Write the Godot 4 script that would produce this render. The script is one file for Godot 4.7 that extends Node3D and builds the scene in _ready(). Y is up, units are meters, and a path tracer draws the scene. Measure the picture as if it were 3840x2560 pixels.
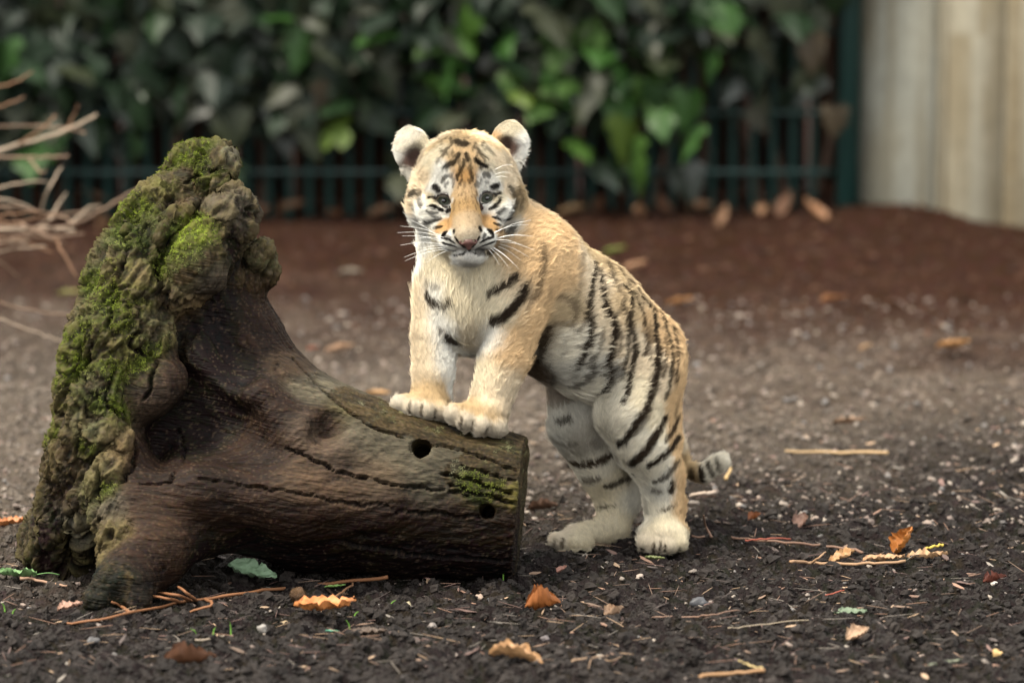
extends Node3D
# A tiger cub stands with its front paws on an old uprooted log in a zoo enclosure; ivy on a green mesh fence behind.

const LENS := 3571.43          # focal length in pixels of the 1024 wide picture
const S := 0.0014              # metres per pixel at five metres
var eye := Vector3(0.0, 1.104, 5.0)
var look := Basis.from_euler(Vector3(deg_to_rad(-9.08), 0.0, 0.0))
var rng := RandomNumberGenerator.new()
var used := {}
var clock := 0


func _ready() -> void:
	rng.seed = 20240611
	clock = Time.get_ticks_msec()
	build_camera()
	build_sky()
	build_ground()
	build_background()
	build_log()
	build_cub()
	build_litter()


func build_camera() -> void:
	var c := Camera3D.new()
	c.name = "camera"
	c.position = eye
	c.basis = look
	c.near = 0.1
	c.far = 400.0
	var a := CameraAttributesPhysical.new()
	a.frustum_focal_length = 125.7
	a.frustum_focus_distance = 4.94
	a.exposure_aperture = 3.0
	c.attributes = a
	c.fov = 10.91
	add_child(c)
	c.current = true


func build_sky() -> void:
	var w := WorldEnvironment.new()
	w.name = "world_environment"
	var e := Environment.new()
	e.background_mode = Environment.BG_SKY
	var m := ProceduralSkyMaterial.new()
	m.sky_top_color = Color(0.95, 0.95, 0.94)
	m.sky_horizon_color = Color(0.75, 0.75, 0.74)
	m.sky_curve = 0.25
	m.ground_bottom_color = Color(0.16, 0.14, 0.12)
	m.ground_horizon_color = Color(0.4, 0.4, 0.38)
	var s := Sky.new()
	s.sky_material = m
	e.sky = s
	e.background_energy_multiplier = 0.62
	e.tonemap_mode = Environment.TONE_MAPPER_LINEAR
	e.tonemap_exposure = 5.8
	e.sdfgi_enabled = true
	e.ssao_enabled = true
	e.ssil_enabled = true
	w.environment = e
	add_child(w)
	var sun := DirectionalLight3D.new()
	sun.name = "sun"
	sun.light_energy = 0.5
	sun.light_angular_distance = 16.0
	sun.light_color = Color(1.0, 0.965, 0.9)
	sun.shadow_enabled = true
	sun.basis = Basis.looking_at(Vector3(0.55, -1.0, -0.25))
	add_child(sun)


# ---------------------------------------------------------------- helpers

func lap(what: String) -> void:
	print(what, " ", Time.get_ticks_msec() - clock, " ms")
	clock = Time.get_ticks_msec()


# a place in the world for a spot measured on the photograph and its distance beyond (dz, in pixels of 1.4 mm) the five metre mark
func at(px: float, py: float, dz := 0.0) -> Vector3:
	var d := 5.0 + dz * S
	return eye + look * Vector3((px - 512.0) / LENS * d, -(py - 341.0) / LENS * d, -d)


func ray(px: float, py: float) -> Vector3:
	return (look * Vector3((px - 512.0) / LENS, -(py - 341.0) / LENS, -1.0)).normalized()


func floor_at(px: float, py: float, up := 0.0) -> Vector3:
	var r := ray(px, py)
	return eye + r * ((up - eye.y) / r.y)


func numbered(called: String) -> String:
	var n: int = used.get(called, -1) + 1
	used[called] = n
	return called if n == 0 else "%s_%03d" % [called, n]


func tag(o: Node3D, label := "", category := "", group := "", kind := "") -> Node3D:
	for pair in [["label", label], ["category", category], ["group", group], ["kind", kind]]:
		if pair[1]:
			o.set_meta(pair[0], pair[1])
	return o


func thing(called: String, where: Vector3, label: String, category: String, group := "") -> Node3D:
	var o := Node3D.new()
	o.name = numbered(called)
	o.position = where
	add_child(o)
	tag(o, label, category, group)
	return o


func put(called: String, mesh: Mesh, m: Material, parent: Node3D = self) -> MeshInstance3D:
	var o := MeshInstance3D.new()
	o.mesh = mesh
	if m:
		o.material_override = m
	o.name = numbered(called) if parent == self else called
	parent.add_child(o, true)
	return o


func scatter(called: String, mesh: Mesh, m: Material, where: Array, tint: PackedColorArray, parent: Node3D = self) -> MultiMeshInstance3D:
	var mm := MultiMesh.new()
	mm.transform_format = MultiMesh.TRANSFORM_3D
	mm.use_colors = true
	mm.mesh = mesh
	mm.instance_count = where.size()
	var b := PackedFloat32Array()
	b.resize(where.size() * 16)
	for i in where.size():
		var t: Transform3D = where[i]
		var c := tint[i]
		var n := i * 16
		b[n] = t.basis.x.x; b[n + 1] = t.basis.y.x; b[n + 2] = t.basis.z.x; b[n + 3] = t.origin.x
		b[n + 4] = t.basis.x.y; b[n + 5] = t.basis.y.y; b[n + 6] = t.basis.z.y; b[n + 7] = t.origin.y
		b[n + 8] = t.basis.x.z; b[n + 9] = t.basis.y.z; b[n + 10] = t.basis.z.z; b[n + 11] = t.origin.z
		b[n + 12] = c.r; b[n + 13] = c.g; b[n + 14] = c.b; b[n + 15] = 1.0
	mm.buffer = b
	var o := MultiMeshInstance3D.new()
	o.multimesh = mm
	o.material_override = m
	o.name = called
	parent.add_child(o, true)
	o.set_meta("kind", "stuff")
	return o


func mat(c: Color, rough := 0.8, spec := 0.5, tinted := true) -> StandardMaterial3D:
	var m := StandardMaterial3D.new()
	m.albedo_color = c.linear_to_srgb()
	m.roughness = rough
	m.metallic_specular = spec
	m.vertex_color_use_as_albedo = tinted
	return m


func noise(seed_: int, freq: float, octaves := 3, kind := FastNoiseLite.TYPE_SIMPLEX_SMOOTH, fractal := FastNoiseLite.FRACTAL_FBM) -> FastNoiseLite:
	var n := FastNoiseLite.new()
	n.seed = seed_
	n.noise_type = kind
	n.frequency = freq
	n.fractal_type = fractal
	n.fractal_octaves = octaves
	return n


func mesh_of(v: PackedVector3Array, n: PackedVector3Array, c: PackedColorArray, f: PackedInt32Array) -> ArrayMesh:
	var a := []
	a.resize(Mesh.ARRAY_MAX)
	a[Mesh.ARRAY_VERTEX] = v
	if n.size():
		a[Mesh.ARRAY_NORMAL] = n
	if c.size():
		a[Mesh.ARRAY_COLOR] = c
	a[Mesh.ARRAY_INDEX] = f
	var m := ArrayMesh.new()
	m.add_surface_from_arrays(Mesh.PRIMITIVE_TRIANGLES, a)
	return m


func normals_of(v: PackedVector3Array, f: PackedInt32Array) -> PackedVector3Array:
	var n := PackedVector3Array()
	n.resize(v.size())
	for i in range(0, f.size(), 3):
		var a := f[i]
		var b := f[i + 1]
		var c := f[i + 2]
		var k := (v[c] - v[a]).cross(v[b] - v[a])
		n[a] += k
		n[b] += k
		n[c] += k
	for i in n.size():
		n[i] = n[i].normalized()
	return n


# a tapered tube through points (radii given one per point), closed at both ends
func tube(points: PackedVector3Array, radii: PackedFloat32Array, sides := 6, v := PackedVector3Array(), f := PackedInt32Array()) -> Array:
	var side := Vector3.ZERO
	var first := v.size()
	for i in points.size():
		var dir := (points[mini(i + 1, points.size() - 1)] - points[maxi(i - 1, 0)]).normalized()
		if side == Vector3.ZERO:
			side = dir.cross(Vector3.UP if absf(dir.y) < 0.9 else Vector3.RIGHT).normalized()
		side = (side - dir * side.dot(dir)).normalized()
		var other := dir.cross(side)
		for k in sides:
			var w := TAU * k / sides
			v.append(points[i] + (side * cos(w) + other * sin(w)) * radii[i])
	for i in points.size() - 1:
		for k in sides:
			var a := first + i * sides + k
			var b := first + i * sides + (k + 1) % sides
			f.append_array([a, a + sides, b, b, a + sides, b + sides])
	var last := first + (points.size() - 1) * sides
	for k in range(1, sides - 1):
		f.append_array([first, first + k, first + k + 1])
		f.append_array([last, last + k + 1, last + k])
	return [v, f]


func tube_mesh(points: PackedVector3Array, radii: PackedFloat32Array, sides := 6) -> ArrayMesh:
	var t := tube(points, radii, sides)
	return mesh_of(t[0], normals_of(t[0], t[1]), PackedColorArray(), t[1])


# a smooth curve through the given points
func spline(p: PackedVector3Array, steps: int) -> PackedVector3Array:
	var out := PackedVector3Array()
	for i in p.size() - 1:
		var a := p[maxi(i - 1, 0)]
		var d := p[mini(i + 2, p.size() - 1)]
		for k in steps:
			out.append(p[i].cubic_interpolate(p[i + 1], a, d, float(k) / steps))
	out.append(p[p.size() - 1])
	return out


# ---------------------------------------------------------------- bodies made of joints: a distance field, meshed with surface nets

class Field:
	var eye: Vector3
	var look: Basis
	var kind := PackedInt32Array()       # 0 tapered capsule, 1 ellipsoid; from 10 on the same, taken away
	var A := PackedVector3Array()
	var B := PackedVector3Array()
	var I := PackedFloat32Array()
	var R := PackedFloat32Array()
	var D := PackedFloat32Array()
	var K := PackedFloat32Array()
	var M: Array[Basis] = []
	var MT: Array[Basis] = []
	var all := PackedInt32Array()
	var kmax := 0.0
	var V := PackedVector3Array()
	var N := PackedVector3Array()
	var T := PackedInt32Array()

	func at(px: float, py: float, dz: float) -> Vector3:
		var d := 5.0 + dz * 0.0014
		return eye + look * Vector3((px - 512.0) / 3571.43 * d, -(py - 341.0) / 3571.43 * d, -d)

	func add(k: int, a: Vector3, b: Vector3, r0: float, r1: float, blend: float, m: Basis) -> void:
		all.append(kind.size())
		kind.append(k)
		A.append(a)
		B.append(b - a)
		I.append(1.0 / maxf((b - a).length_squared(), 1e-9))
		R.append(r0)
		D.append(r1 - r0)
		K.append(blend)
		M.append(m)
		MT.append(m.transposed())
		kmax = maxf(kmax, blend)

	# tapered limb between two joints, all in pixels
	func limb(x0: float, y0: float, z0: float, r0: float, x1: float, y1: float, z1: float, r1: float, blend := 14.0, cut := 0) -> void:
		add(cut, at(x0, y0, z0), at(x1, y1, z1), r0 * 0.0014, r1 * 0.0014, blend * 0.0014, Basis())

	func chain(p: Array, blend := 14.0, rest := -1.0, cut := 0) -> void:
		for i in p.size() - 1:
			limb(p[i][0], p[i][1], p[i][2], p[i][3], p[i + 1][0], p[i + 1][1], p[i + 1][2], p[i + 1][3], blend if i == 0 or rest < 0.0 else rest, cut)

	func ball(x: float, y: float, z: float, rx: float, ry: float, rz: float, blend := 14.0, roll := 0.0, pitch := 0.0, yaw := 0.0, cut := 0) -> void:
		var b := look * Basis.from_euler(Vector3(deg_to_rad(pitch), deg_to_rad(yaw), deg_to_rad(-roll)))
		b = b * Basis.from_scale(Vector3(rx, ry, rz) * 0.0014)
		add(1 + cut, at(x, y, z), at(x, y, z), maxf(rx, maxf(ry, rz)) * 0.0014, 0.0, blend * 0.0014, b.inverse())

	func value(p: Vector3, ids: PackedInt32Array) -> float:
		var d := 9.0
		for i in ids:
			var e: float
			var t := kind[i]
			if t == 12:
				e = -(p - A[i]).dot(B[i])
			elif t == 0 or t == 10:
				var pa := p - A[i]
				var h := clampf(pa.dot(B[i]) * I[i], 0.0, 1.0)
				e = (pa - B[i] * h).length() - R[i] - D[i] * h
			else:
				var q := M[i] * (p - A[i])
				var l := q.length()
				e = l * (l - 1.0) / maxf((MT[i] * q).length(), 1e-6)
				if l < 0.05:
					e = -R[i] * 0.5
			var k := K[i]
			if t < 10:
				var h2 := maxf(k - absf(d - e), 0.0)
				d = minf(d, e) - h2 * h2 * 0.25 / k
			else:
				e = -e
				var h3 := maxf(k - absf(d - e), 0.0)
				d = maxf(d, e) + h3 * h3 * 0.25 / k
		return d

	func near(p: Vector3, reach: float) -> PackedInt32Array:
		var e := PackedFloat32Array()
		var least := 9.0
		for i in all:
			var x: float
			if kind[i] == 12:
				x = -(p - A[i]).dot(B[i])
			elif kind[i] % 10 == 0:
				var pa := p - A[i]
				var h := clampf(pa.dot(B[i]) * I[i], 0.0, 1.0)
				x = (pa - B[i] * h).length() - R[i] - D[i] * h
			else:
				var q := M[i] * (p - A[i])
				var l := q.length()
				x = l * (l - 1.0) / maxf((MT[i] * q).length(), 1e-6)
				if l < 1.0:
					x = minf(x, 0.0)
				x = minf(x, (p - A[i]).length())
			e.append(x)
			if kind[i] < 10:
				least = minf(least, x)
		var out := PackedInt32Array()
		for i in all:
			if kind[i] < 10 and e[i] < maxf(least, -0.01) + 2.2 * reach + kmax or kind[i] >= 10 and e[i] < reach + kmax:
				out.append(i)
		return out

	func hit(px: float, py: float, from := 4.3) -> Vector3:
		var r := (look * Vector3((px - 512.0) / 3571.43, -(py - 341.0) / 3571.43, -1.0)).normalized()
		var t := from
		for i in 60:
			var d := value(eye + r * t, all)
			t += d * 0.85
			if d < 0.0004 or t > 5.8:
				break
		return eye + r * t

	func build(cell: float) -> void:
		var lo := Vector3.ONE * 99.0
		var hi := -lo
		for i in all:
			if kind[i] < 10:
				var r := Vector3.ONE * (maxf(R[i], R[i] + D[i]) + cell * 3.0)
				lo = lo.min(A[i] - r).min(A[i] + B[i] - r)
				hi = hi.max(A[i] + r).max(A[i] + B[i] + r)
		var size := Vector3i(((hi - lo) / cell / 8.0).ceil()) * 8 + Vector3i(9, 9, 9)
		var nx := size.x
		var nxy := size.x * size.y
		var g := PackedFloat32Array()
		g.resize(nxy * size.z)
		g.fill(1.0)
		var half := cell * 4.0 * 1.7321
		var blocks: Array[Vector3i] = []
		var quad := cell * 16.0 * 1.7321
		for z4 in range(0, size.z - 9, 32):
			for y4 in range(0, size.y - 9, 32):
				for x4 in range(0, size.x - 9, 32):
					var c4 := lo + Vector3(x4 + 16, y4 + 16, z4 + 16) * cell
					var ids4 := near(c4, quad)
					if absf(value(c4, all)) > quad * 1.6:
						continue
					for z in range(z4, mini(z4 + 32, size.z - 9), 8):
						for y in range(y4, mini(y4 + 32, size.y - 9), 8):
							for x in range(x4, mini(x4 + 32, size.x - 9), 8):
								var c := lo + Vector3(x + 4, y + 4, z + 4) * cell
								if absf(value(c, ids4)) > half * 1.6:
									continue
								blocks.append(Vector3i(x, y, z))
		for b in blocks:
			var ids := near(lo + Vector3(b.x + 4, b.y + 4, b.z + 4) * cell, half)
			for z in 9:
				for y in 9:
					var n := (b.z + z) * nxy + (b.y + y) * nx + b.x
					var p := lo + Vector3(b.x, b.y + y, b.z + z) * cell
					for x in 9:
						if g[n + x] == 1.0:
							g[n + x] = value(p, ids)
						p.x += cell
		var at_cell := PackedInt32Array()
		at_cell.resize(g.size())
		var corner := PackedInt32Array([0, 1, nx, nx + 1, nxy, nxy + 1, nxy + nx, nxy + nx + 1])
		var edges := PackedInt32Array([0, 1, 2, 3, 4, 5, 6, 7, 0, 2, 1, 3, 4, 6, 5, 7, 0, 4, 1, 5, 2, 6, 3, 7])
		for b in blocks:
			for z in 8:
				for y in 8:
					var n := (b.z + z) * nxy + (b.y + y) * nx + b.x
					for x in 8:
						var m := n + x
						var s := 0
						for k in 8:
							if g[m + corner[k]] < 0.0:
								s += 1
						if s == 0 or s == 8:
							continue
						var sum := Vector3.ZERO
						var count := 0
						for k in range(0, 24, 2):
							var c0 := edges[k]
							var c1 := edges[k + 1]
							var g0 := g[m + corner[c0]]
							var g1 := g[m + corner[c1]]
							if (g0 < 0.0) == (g1 < 0.0):
								continue
							var q0 := Vector3(c0 & 1, (c0 >> 1) & 1, c0 >> 2)
							var q1 := Vector3(c1 & 1, (c1 >> 1) & 1, c1 >> 2)
							sum += q0.lerp(q1, g0 / (g0 - g1))
							count += 1
						V.append(lo + (Vector3(b.x + x, b.y + y, b.z + z) + sum / count) * cell)
						at_cell[m] = V.size()
		for b in blocks:
			for z in 8:
				for y in 8:
					var n := (b.z + z) * nxy + (b.y + y) * nx + b.x
					for x in 8:
						var m := n + x
						if at_cell[m] == 0:
							continue
						var i0 := g[m] < 0.0
						if i0 != (g[m + 1] < 0.0):
							face(at_cell, m, nx, nxy, i0)
						if i0 != (g[m + nx] < 0.0):
							face(at_cell, m, nxy, 1, i0)
						if i0 != (g[m + nxy] < 0.0):
							face(at_cell, m, 1, nx, i0)
		remesh_normals()

	func face(c: PackedInt32Array, m: int, u: int, w: int, out: bool) -> void:
		var a := c[m - u - w] - 1
		var b := c[m - w] - 1
		var d := c[m] - 1
		var e := c[m - u] - 1
		if a < 0 or b < 0 or d < 0 or e < 0:
			return
		if out:
			T.append_array([a, d, b, a, e, d])
		else:
			T.append_array([a, b, d, a, d, e])

	func remesh_normals() -> void:
		N.resize(V.size())
		N.fill(Vector3.ZERO)
		for i in range(0, T.size(), 3):
			var a := T[i]
			var b := T[i + 1]
			var c := T[i + 2]
			var k := (V[c] - V[a]).cross(V[b] - V[a])
			N[a] += k
			N[b] += k
			N[c] += k
		for i in N.size():
			N[i] = N[i].normalized()


# colour, coat length and lie of the coat, laid on a body as soft blobs; then marks with clearer edges over them
class Coat:
	var body: Field
	var P := PackedVector3Array()
	var R := PackedFloat32Array()
	var C := PackedColorArray()
	var L := PackedFloat32Array()
	var W := PackedVector3Array()
	var marks := {}
	var mp := PackedVector3Array()
	var mr := PackedFloat32Array()
	var mc := PackedColorArray()
	var zoom := 1.0
	var fat := 1.0
	var ox := 0.0
	var oy := 0.0
	const CELL := 0.02

	func blob(x: float, y: float, r: float, c: Color, length := 8.0, angle := 90.0) -> void:
		P.append(body.hit(x * zoom + ox, y * zoom + oy))
		R.append(r * zoom * 0.0014)
		C.append(c)
		L.append(length * 0.0014)
		W.append(body.look * Vector3(cos(deg_to_rad(angle)), -sin(deg_to_rad(angle)), 0.0))

	# a mark through points, width w; soft 0..1 is how much of it shows
	func mark(points: Array, w: float, c: Color, shows := 1.0) -> void:
		var q := PackedVector3Array()
		for p in points:
			q.append(Vector3(p[0] * zoom + ox, p[1] * zoom + oy, 0.0))
		var line := PackedVector3Array()
		var step := maxf(w * zoom * 0.4, 0.9)
		if q.size() == 1:
			line.append(q[0])
		for i in q.size() - 1:
			var n := maxi(1, int(q[i].distance_to(q[i + 1]) / step))
			for k in n:
				line.append(q[i].cubic_interpolate(q[i + 1], q[maxi(i - 1, 0)], q[mini(i + 2, q.size() - 1)], float(k) / n))
		if q.size() > 1:
			line.append(q[q.size() - 1])
		var back := 4.3
		for i in line.size():
			var t := (i + 0.5) / line.size()
			var p := body.hit(line[i].x, line[i].y, back)
			if (p - body.eye).length() > 5.6:
				back = 4.3
				continue
			back = maxf(4.3, (p - body.eye).length() - 0.05)
			var taper := 1.0 if line.size() < 3 else 0.55 + 0.45 * sqrt(maxf(0.0, 1.0 - pow(absf(2.0 * t - 1.0), 2.5)))
			dot(p, w * fat * zoom * 0.0014 * 0.5 * taper, Color(c.r, c.g, c.b, minf(shows * 1.15, 1.0)))

	func dot(p: Vector3, r: float, c: Color) -> void:
		var n := mp.size()
		mp.append(p)
		mr.append(r)
		mc.append(c)
		var reach := r * 1.5
		var a := Vector3i(((p - Vector3.ONE * reach) / CELL).floor())
		var b := Vector3i(((p + Vector3.ONE * reach) / CELL).floor())
		for z in range(a.z, b.z + 1):
			for y in range(a.y, b.y + 1):
				for x in range(a.x, b.x + 1):
					var key := Vector3i(x, y, z)
					if not marks.has(key):
						marks[key] = PackedInt32Array()
					marks[key].append(n)

	func base(p: Vector3) -> Array:
		var sum := 1e-9
		var c := Vector3.ZERO
		var l := 0.0
		var w := Vector3.ZERO
		for i in P.size():
			var q := (p - P[i]).length_squared() / (R[i] * R[i])
			var s := exp(-q) + 0.0003 / (1.0 + q * q)
			sum += s
			c += Vector3(C[i].r, C[i].g, C[i].b) * s
			l += L[i] * s
			w += W[i] * s
		return [c / sum, l / sum, w / sum]

	# the marks at a place, over colour c; blur widens their edge
	func over(p: Vector3, c: Vector3, blur := 0.0) -> Vector3:
		var key := Vector3i((p / CELL).floor())
		if not marks.has(key):
			return c
		var best := 0.0
		var col := Color.BLACK
		for i in marks[key]:
			var d: float = (p - mp[i]).length() / mr[i] + blur
			if d < 1.45:
				var s: float = (1.0 - smoothstep(0.72, 1.3, d)) * mc[i].a
				if s > best:
					best = s
					col = mc[i]
		return c.lerp(Vector3(col.r, col.g, col.b), best)


# ---------------------------------------------------------------- the ground

var broad := noise(11, 1.6, 3)
var clods := noise(12, 17.0, 4)
var lumps := noise(13, 34.0, 3, FastNoiseLite.TYPE_CELLULAR)
var zones := noise(14, 2.2, 3)


func ground_y(x: float, z: float) -> float:
	var y := broad.get_noise_2d(x, z) * 0.012
	var close := 0.6 + 0.4 * smoothstep(-2.5, 0.2, z)
	y += clods.get_noise_2d(x, z) * 0.022 * close
	y += lumps.get_noise_2d(x, z) * 0.006 * (1.0 - smoothstep(-1.0, -2.5, z))
	# bare earth heaped against the fence and the wall
	y += 0.015 * smoothstep(-2.4, -3.9, z) * smoothstep(-0.4, 0.8, x) * (1.0 + 0.5 * zones.get_noise_2d(x * 2.0, z * 2.0))
	y += 0.03 * exp(-pow((x - 0.95) / 0.2, 2.0) - pow((z + 3.8) / 0.3, 2.0))
	return y


func ground_color(x: float, z: float) -> Vector3:
	var n := zones.get_noise_2d(x, z)
	var m := zones.get_noise_2d(x * 5.0 + 9.0, z * 5.0)
	var wet := Vector3(0.021, 0.0168, 0.0148)
	var grit := Vector3(0.13, 0.106, 0.085)
	var earth := Vector3(0.044, 0.0185, 0.0105)
	var c := wet.lerp(grit, smoothstep(0.15, -1.05, z + 0.3 * n + 0.62 * x))
	c = c.lerp(earth, smoothstep(-1.0, -3.0, z + 0.5 * n - 0.35 * x))
	return c * (0.76 + 0.28 * m + 0.15 * n)


func grit_texture(seed_: int, freq: float, octaves: int, kind := FastNoiseLite.TYPE_SIMPLEX_SMOOTH, size := 512) -> NoiseTexture2D:
	var t := NoiseTexture2D.new()
	t.width = size
	t.height = size
	t.seamless = true
	t.noise = noise(seed_, freq, octaves, kind)
	return t


func build_ground() -> void:
	var v := PackedVector3Array()
	var c := PackedColorArray()
	var f := PackedInt32Array()
	var rows: Array[float] = []
	var z := 2.2
	while z > -60.0:
		rows.append(z)
		var d := 5.0 - z
		z -= 0.006 * maxf(1.0, pow(d / 5.2, 3.0)) if d > 4.2 else 0.03
	var columns := 480
	for r in rows.size():
		var d := 5.0 - rows[r]
		var half := 0.27 * d if d < 9.0 else 2.43 + (d - 9.0) * 1.2
		for k in columns + 1:
			var u := 2.0 * k / columns - 1.0
			u = u * (0.55 + 0.45 * u * u)
			var x := u * half
			var y := ground_y(x, rows[r])
			v.append(Vector3(x, y, rows[r]))
			var q := ground_color(x, rows[r])
			c.append(Color(q.x, q.y, q.z))
	var w := columns + 1
	for r in rows.size() - 1:
		for k in columns:
			var a := r * w + k
			f.append_array([a, a + w, a + 1, a + 1, a + w, a + w + 1])
	var m := mat(Color(1, 1, 1), 0.9, 0.2)
	m.heightmap_enabled = true
	m.heightmap_texture = grit_texture(3, 0.05, 4)
	m.heightmap_scale = 0.6
	m.uv1_triplanar = true
	m.uv1_world_triplanar = true
	m.uv1_scale = Vector3.ONE * 6.0
	m.albedo_texture = ground_speckle()
	var g := put("ground", mesh_of(v, normals_of(v, f), c, f), m)
	tag(g, "bare dark soil of the enclosure with grit and litter", "", "", "structure")
	build_crumbs()
	lap("ground")


func ground_speckle() -> Texture2D:
	var im := Image.create(512, 512, false, Image.FORMAT_RGB8)
	var n := noise(21, 0.06, 4)
	var r := RandomNumberGenerator.new()
	r.seed = 4
	for y in 512:
		for x in 512:
			var q := clampf(0.8 + 0.5 * n.get_noise_2d(x, y) + r.randf_range(-0.12, 0.12), 0.3, 1.0)
			im.set_pixel(x, y, Color(q, q * 0.99, q * 0.98))
	return ImageTexture.create_from_image(im)


# an uneven crumb or stone about one unit across
func crumb(seed_: int, flat: float, detail := 1) -> ArrayMesh:
	var r := RandomNumberGenerator.new()
	r.seed = seed_
	var s := SphereMesh.new()
	s.radius = 0.5
	s.height = 1.0
	s.radial_segments = 6 + detail * 2
	s.rings = 3 + detail
	var a := s.get_mesh_arrays()
	var v: PackedVector3Array = a[Mesh.ARRAY_VERTEX]
	var n := noise(seed_, 1.1, 2)
	for i in v.size():
		var p := v[i]
		v[i] = p * (1.0 + 0.75 * n.get_noise_3dv(p * 1.3)) * Vector3(1, flat, 1)
	var f: PackedInt32Array = a[Mesh.ARRAY_INDEX]
	return mesh_of(v, normals_of(v, f) if detail > 1 else PackedVector3Array(), PackedColorArray(), f)


func lay(count: int, r: RandomNumberGenerator, near_d: float, far_d: float, size0: float, size1: float, power: float, palette: Array, sink := 0.2, spread := 0.16) -> Array:
	var where := []
	var tint := PackedColorArray()
	for i in count:
		var d := lerpf(near_d, far_d, pow(r.randf(), power))
		var x := r.randf_range(-1.0, 1.0) * (spread * d + 0.05)
		var z := 5.0 - d
		var s := lerpf(size0, size1, pow(r.randf(), 3.0))
		var b := Basis.from_euler(Vector3(r.randf_range(-0.5, 0.5), r.randf() * TAU, r.randf_range(-0.5, 0.5)))
		b = b * Basis.from_scale(Vector3(s * r.randf_range(0.7, 1.5), s, s * r.randf_range(0.7, 1.2)))
		where.append(Transform3D(b, Vector3(x, ground_y(x, z) + s * (0.5 - sink) * 0.5, z)))
		var c: Vector3 = palette[r.randi() % palette.size()] if palette.size() else ground_color(x, z) * 1.1
		var q := r.randf_range(0.55, 1.05)
		tint.append(Color(c.x * q, c.y * q, c.z * q))
	return [where, tint]


func build_crumbs() -> void:
	var r := RandomNumberGenerator.new()
	r.seed = 9
	var soil := mat(Color(1, 1, 1), 0.8, 0.28)
	var dark := [Vector3(0.026, 0.021, 0.019), Vector3(0.018, 0.015, 0.0145), Vector3(0.034, 0.026, 0.022), Vector3(0.026, 0.022, 0.022), Vector3(0.042, 0.031, 0.025)]
	for k in 3:
		var l := lay(38000, r, 4.2, 7.0, 0.0022, 0.008 if k < 2 else 0.017, 1.5, [], 0.5)
		scatter(numbered("soil_crumbs"), crumb(30 + k, 0.8 if k else 0.45, 1), soil, l[0], l[1])
	var pale := [Vector3(0.16, 0.128, 0.105), Vector3(0.22, 0.18, 0.145), Vector3(0.12, 0.09, 0.075), Vector3(0.17, 0.125, 0.1), Vector3(0.1, 0.09, 0.085), Vector3(0.12, 0.085, 0.07)]
	var a := lay(900, r, 4.25, 5.6, 0.002, 0.009, 1.0, pale)
	scatter("grit", crumb(41, 0.6, 2), mat(Color(1, 1, 1), 0.6), a[0], a[1])
	var b := lay(7000, r, 5.2, 7.5, 0.004, 0.013, 1.35, pale, 0.25, 0.2)
	scatter("gravel", crumb(42, 0.6, 2), mat(Color(1, 1, 1), 0.7), b[0], b[1])
	var brown := [Vector3(0.045, 0.021, 0.012), Vector3(0.032, 0.014, 0.009), Vector3(0.065, 0.033, 0.02), Vector3(0.025, 0.012, 0.008)]
	var e := lay(5000, r, 7.0, 9.2, 0.006, 0.02, 0.8, brown, 0.35, 0.2)
	scatter("earth_clods", crumb(43, 0.7, 1), soil, e[0], e[1])
	var chips := [Vector3(0.16, 0.09, 0.06), Vector3(0.24, 0.16, 0.1), Vector3(0.09, 0.05, 0.04), Vector3(0.12, 0.075, 0.05), Vector3(0.14, 0.12, 0.1), Vector3(0.05, 0.035, 0.03)]
	var w := []
	var t := PackedColorArray()
	for i in 1900:
		var d := lerpf(4.25, 6.2, r.randf())
		var x := r.randf_range(-1, 1) * 0.18 * d
		var s := lerpf(0.006, 0.026, pow(r.randf(), 3.0))
		var q := Basis.from_euler(Vector3(r.randf_range(-0.3, 0.3), r.randf() * TAU, r.randf_range(-0.35, 0.35)))
		w.append(Transform3D(q * Basis.from_scale(Vector3(s, s * 0.09, s * r.randf_range(0.1, 0.45))), Vector3(x, ground_y(x, 5.0 - d) + 0.004, 5.0 - d)))
		var c: Vector3 = chips[r.randi() % chips.size()] * r.randf_range(0.5, 1.3)
		t.append(Color(c.x, c.y, c.z))
	scatter("wood_chips", crumb(44, 1.0, 1), mat(Color(1, 1, 1), 0.8), w, t)
	# hair roots and straw fibres
	var wf := []
	var tf := PackedColorArray()
	for i in 900:
		var d := lerpf(4.3, 5.6, r.randf())
		var x := r.randf_range(-1, 1) * 0.16 * d
		var s := lerpf(0.015, 0.05, r.randf())
		var q := Basis.from_euler(Vector3(0, r.randf() * TAU, r.randf_range(-0.25, 0.25)))
		wf.append(Transform3D(q * Basis.from_scale(Vector3(s, 0.0009, 0.0009)), Vector3(x, ground_y(x, 5.0 - d) + 0.006, 5.0 - d)))
		var c: Vector3 = chips[r.randi() % chips.size()]
		tf.append(Color(c.x, c.y, c.z))
	scatter("plant_fibres", crumb(45, 1.0, 1), mat(Color(1, 1, 1), 0.8), wf, tf)

# ---------------------------------------------------------------- what stands behind: fence, ivy, concrete wall, dead branches

const FENCE_Z := -3.9


func build_background() -> void:
	build_fence()
	build_wall()
	build_ivy()
	build_branches()
	lap("background")


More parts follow.
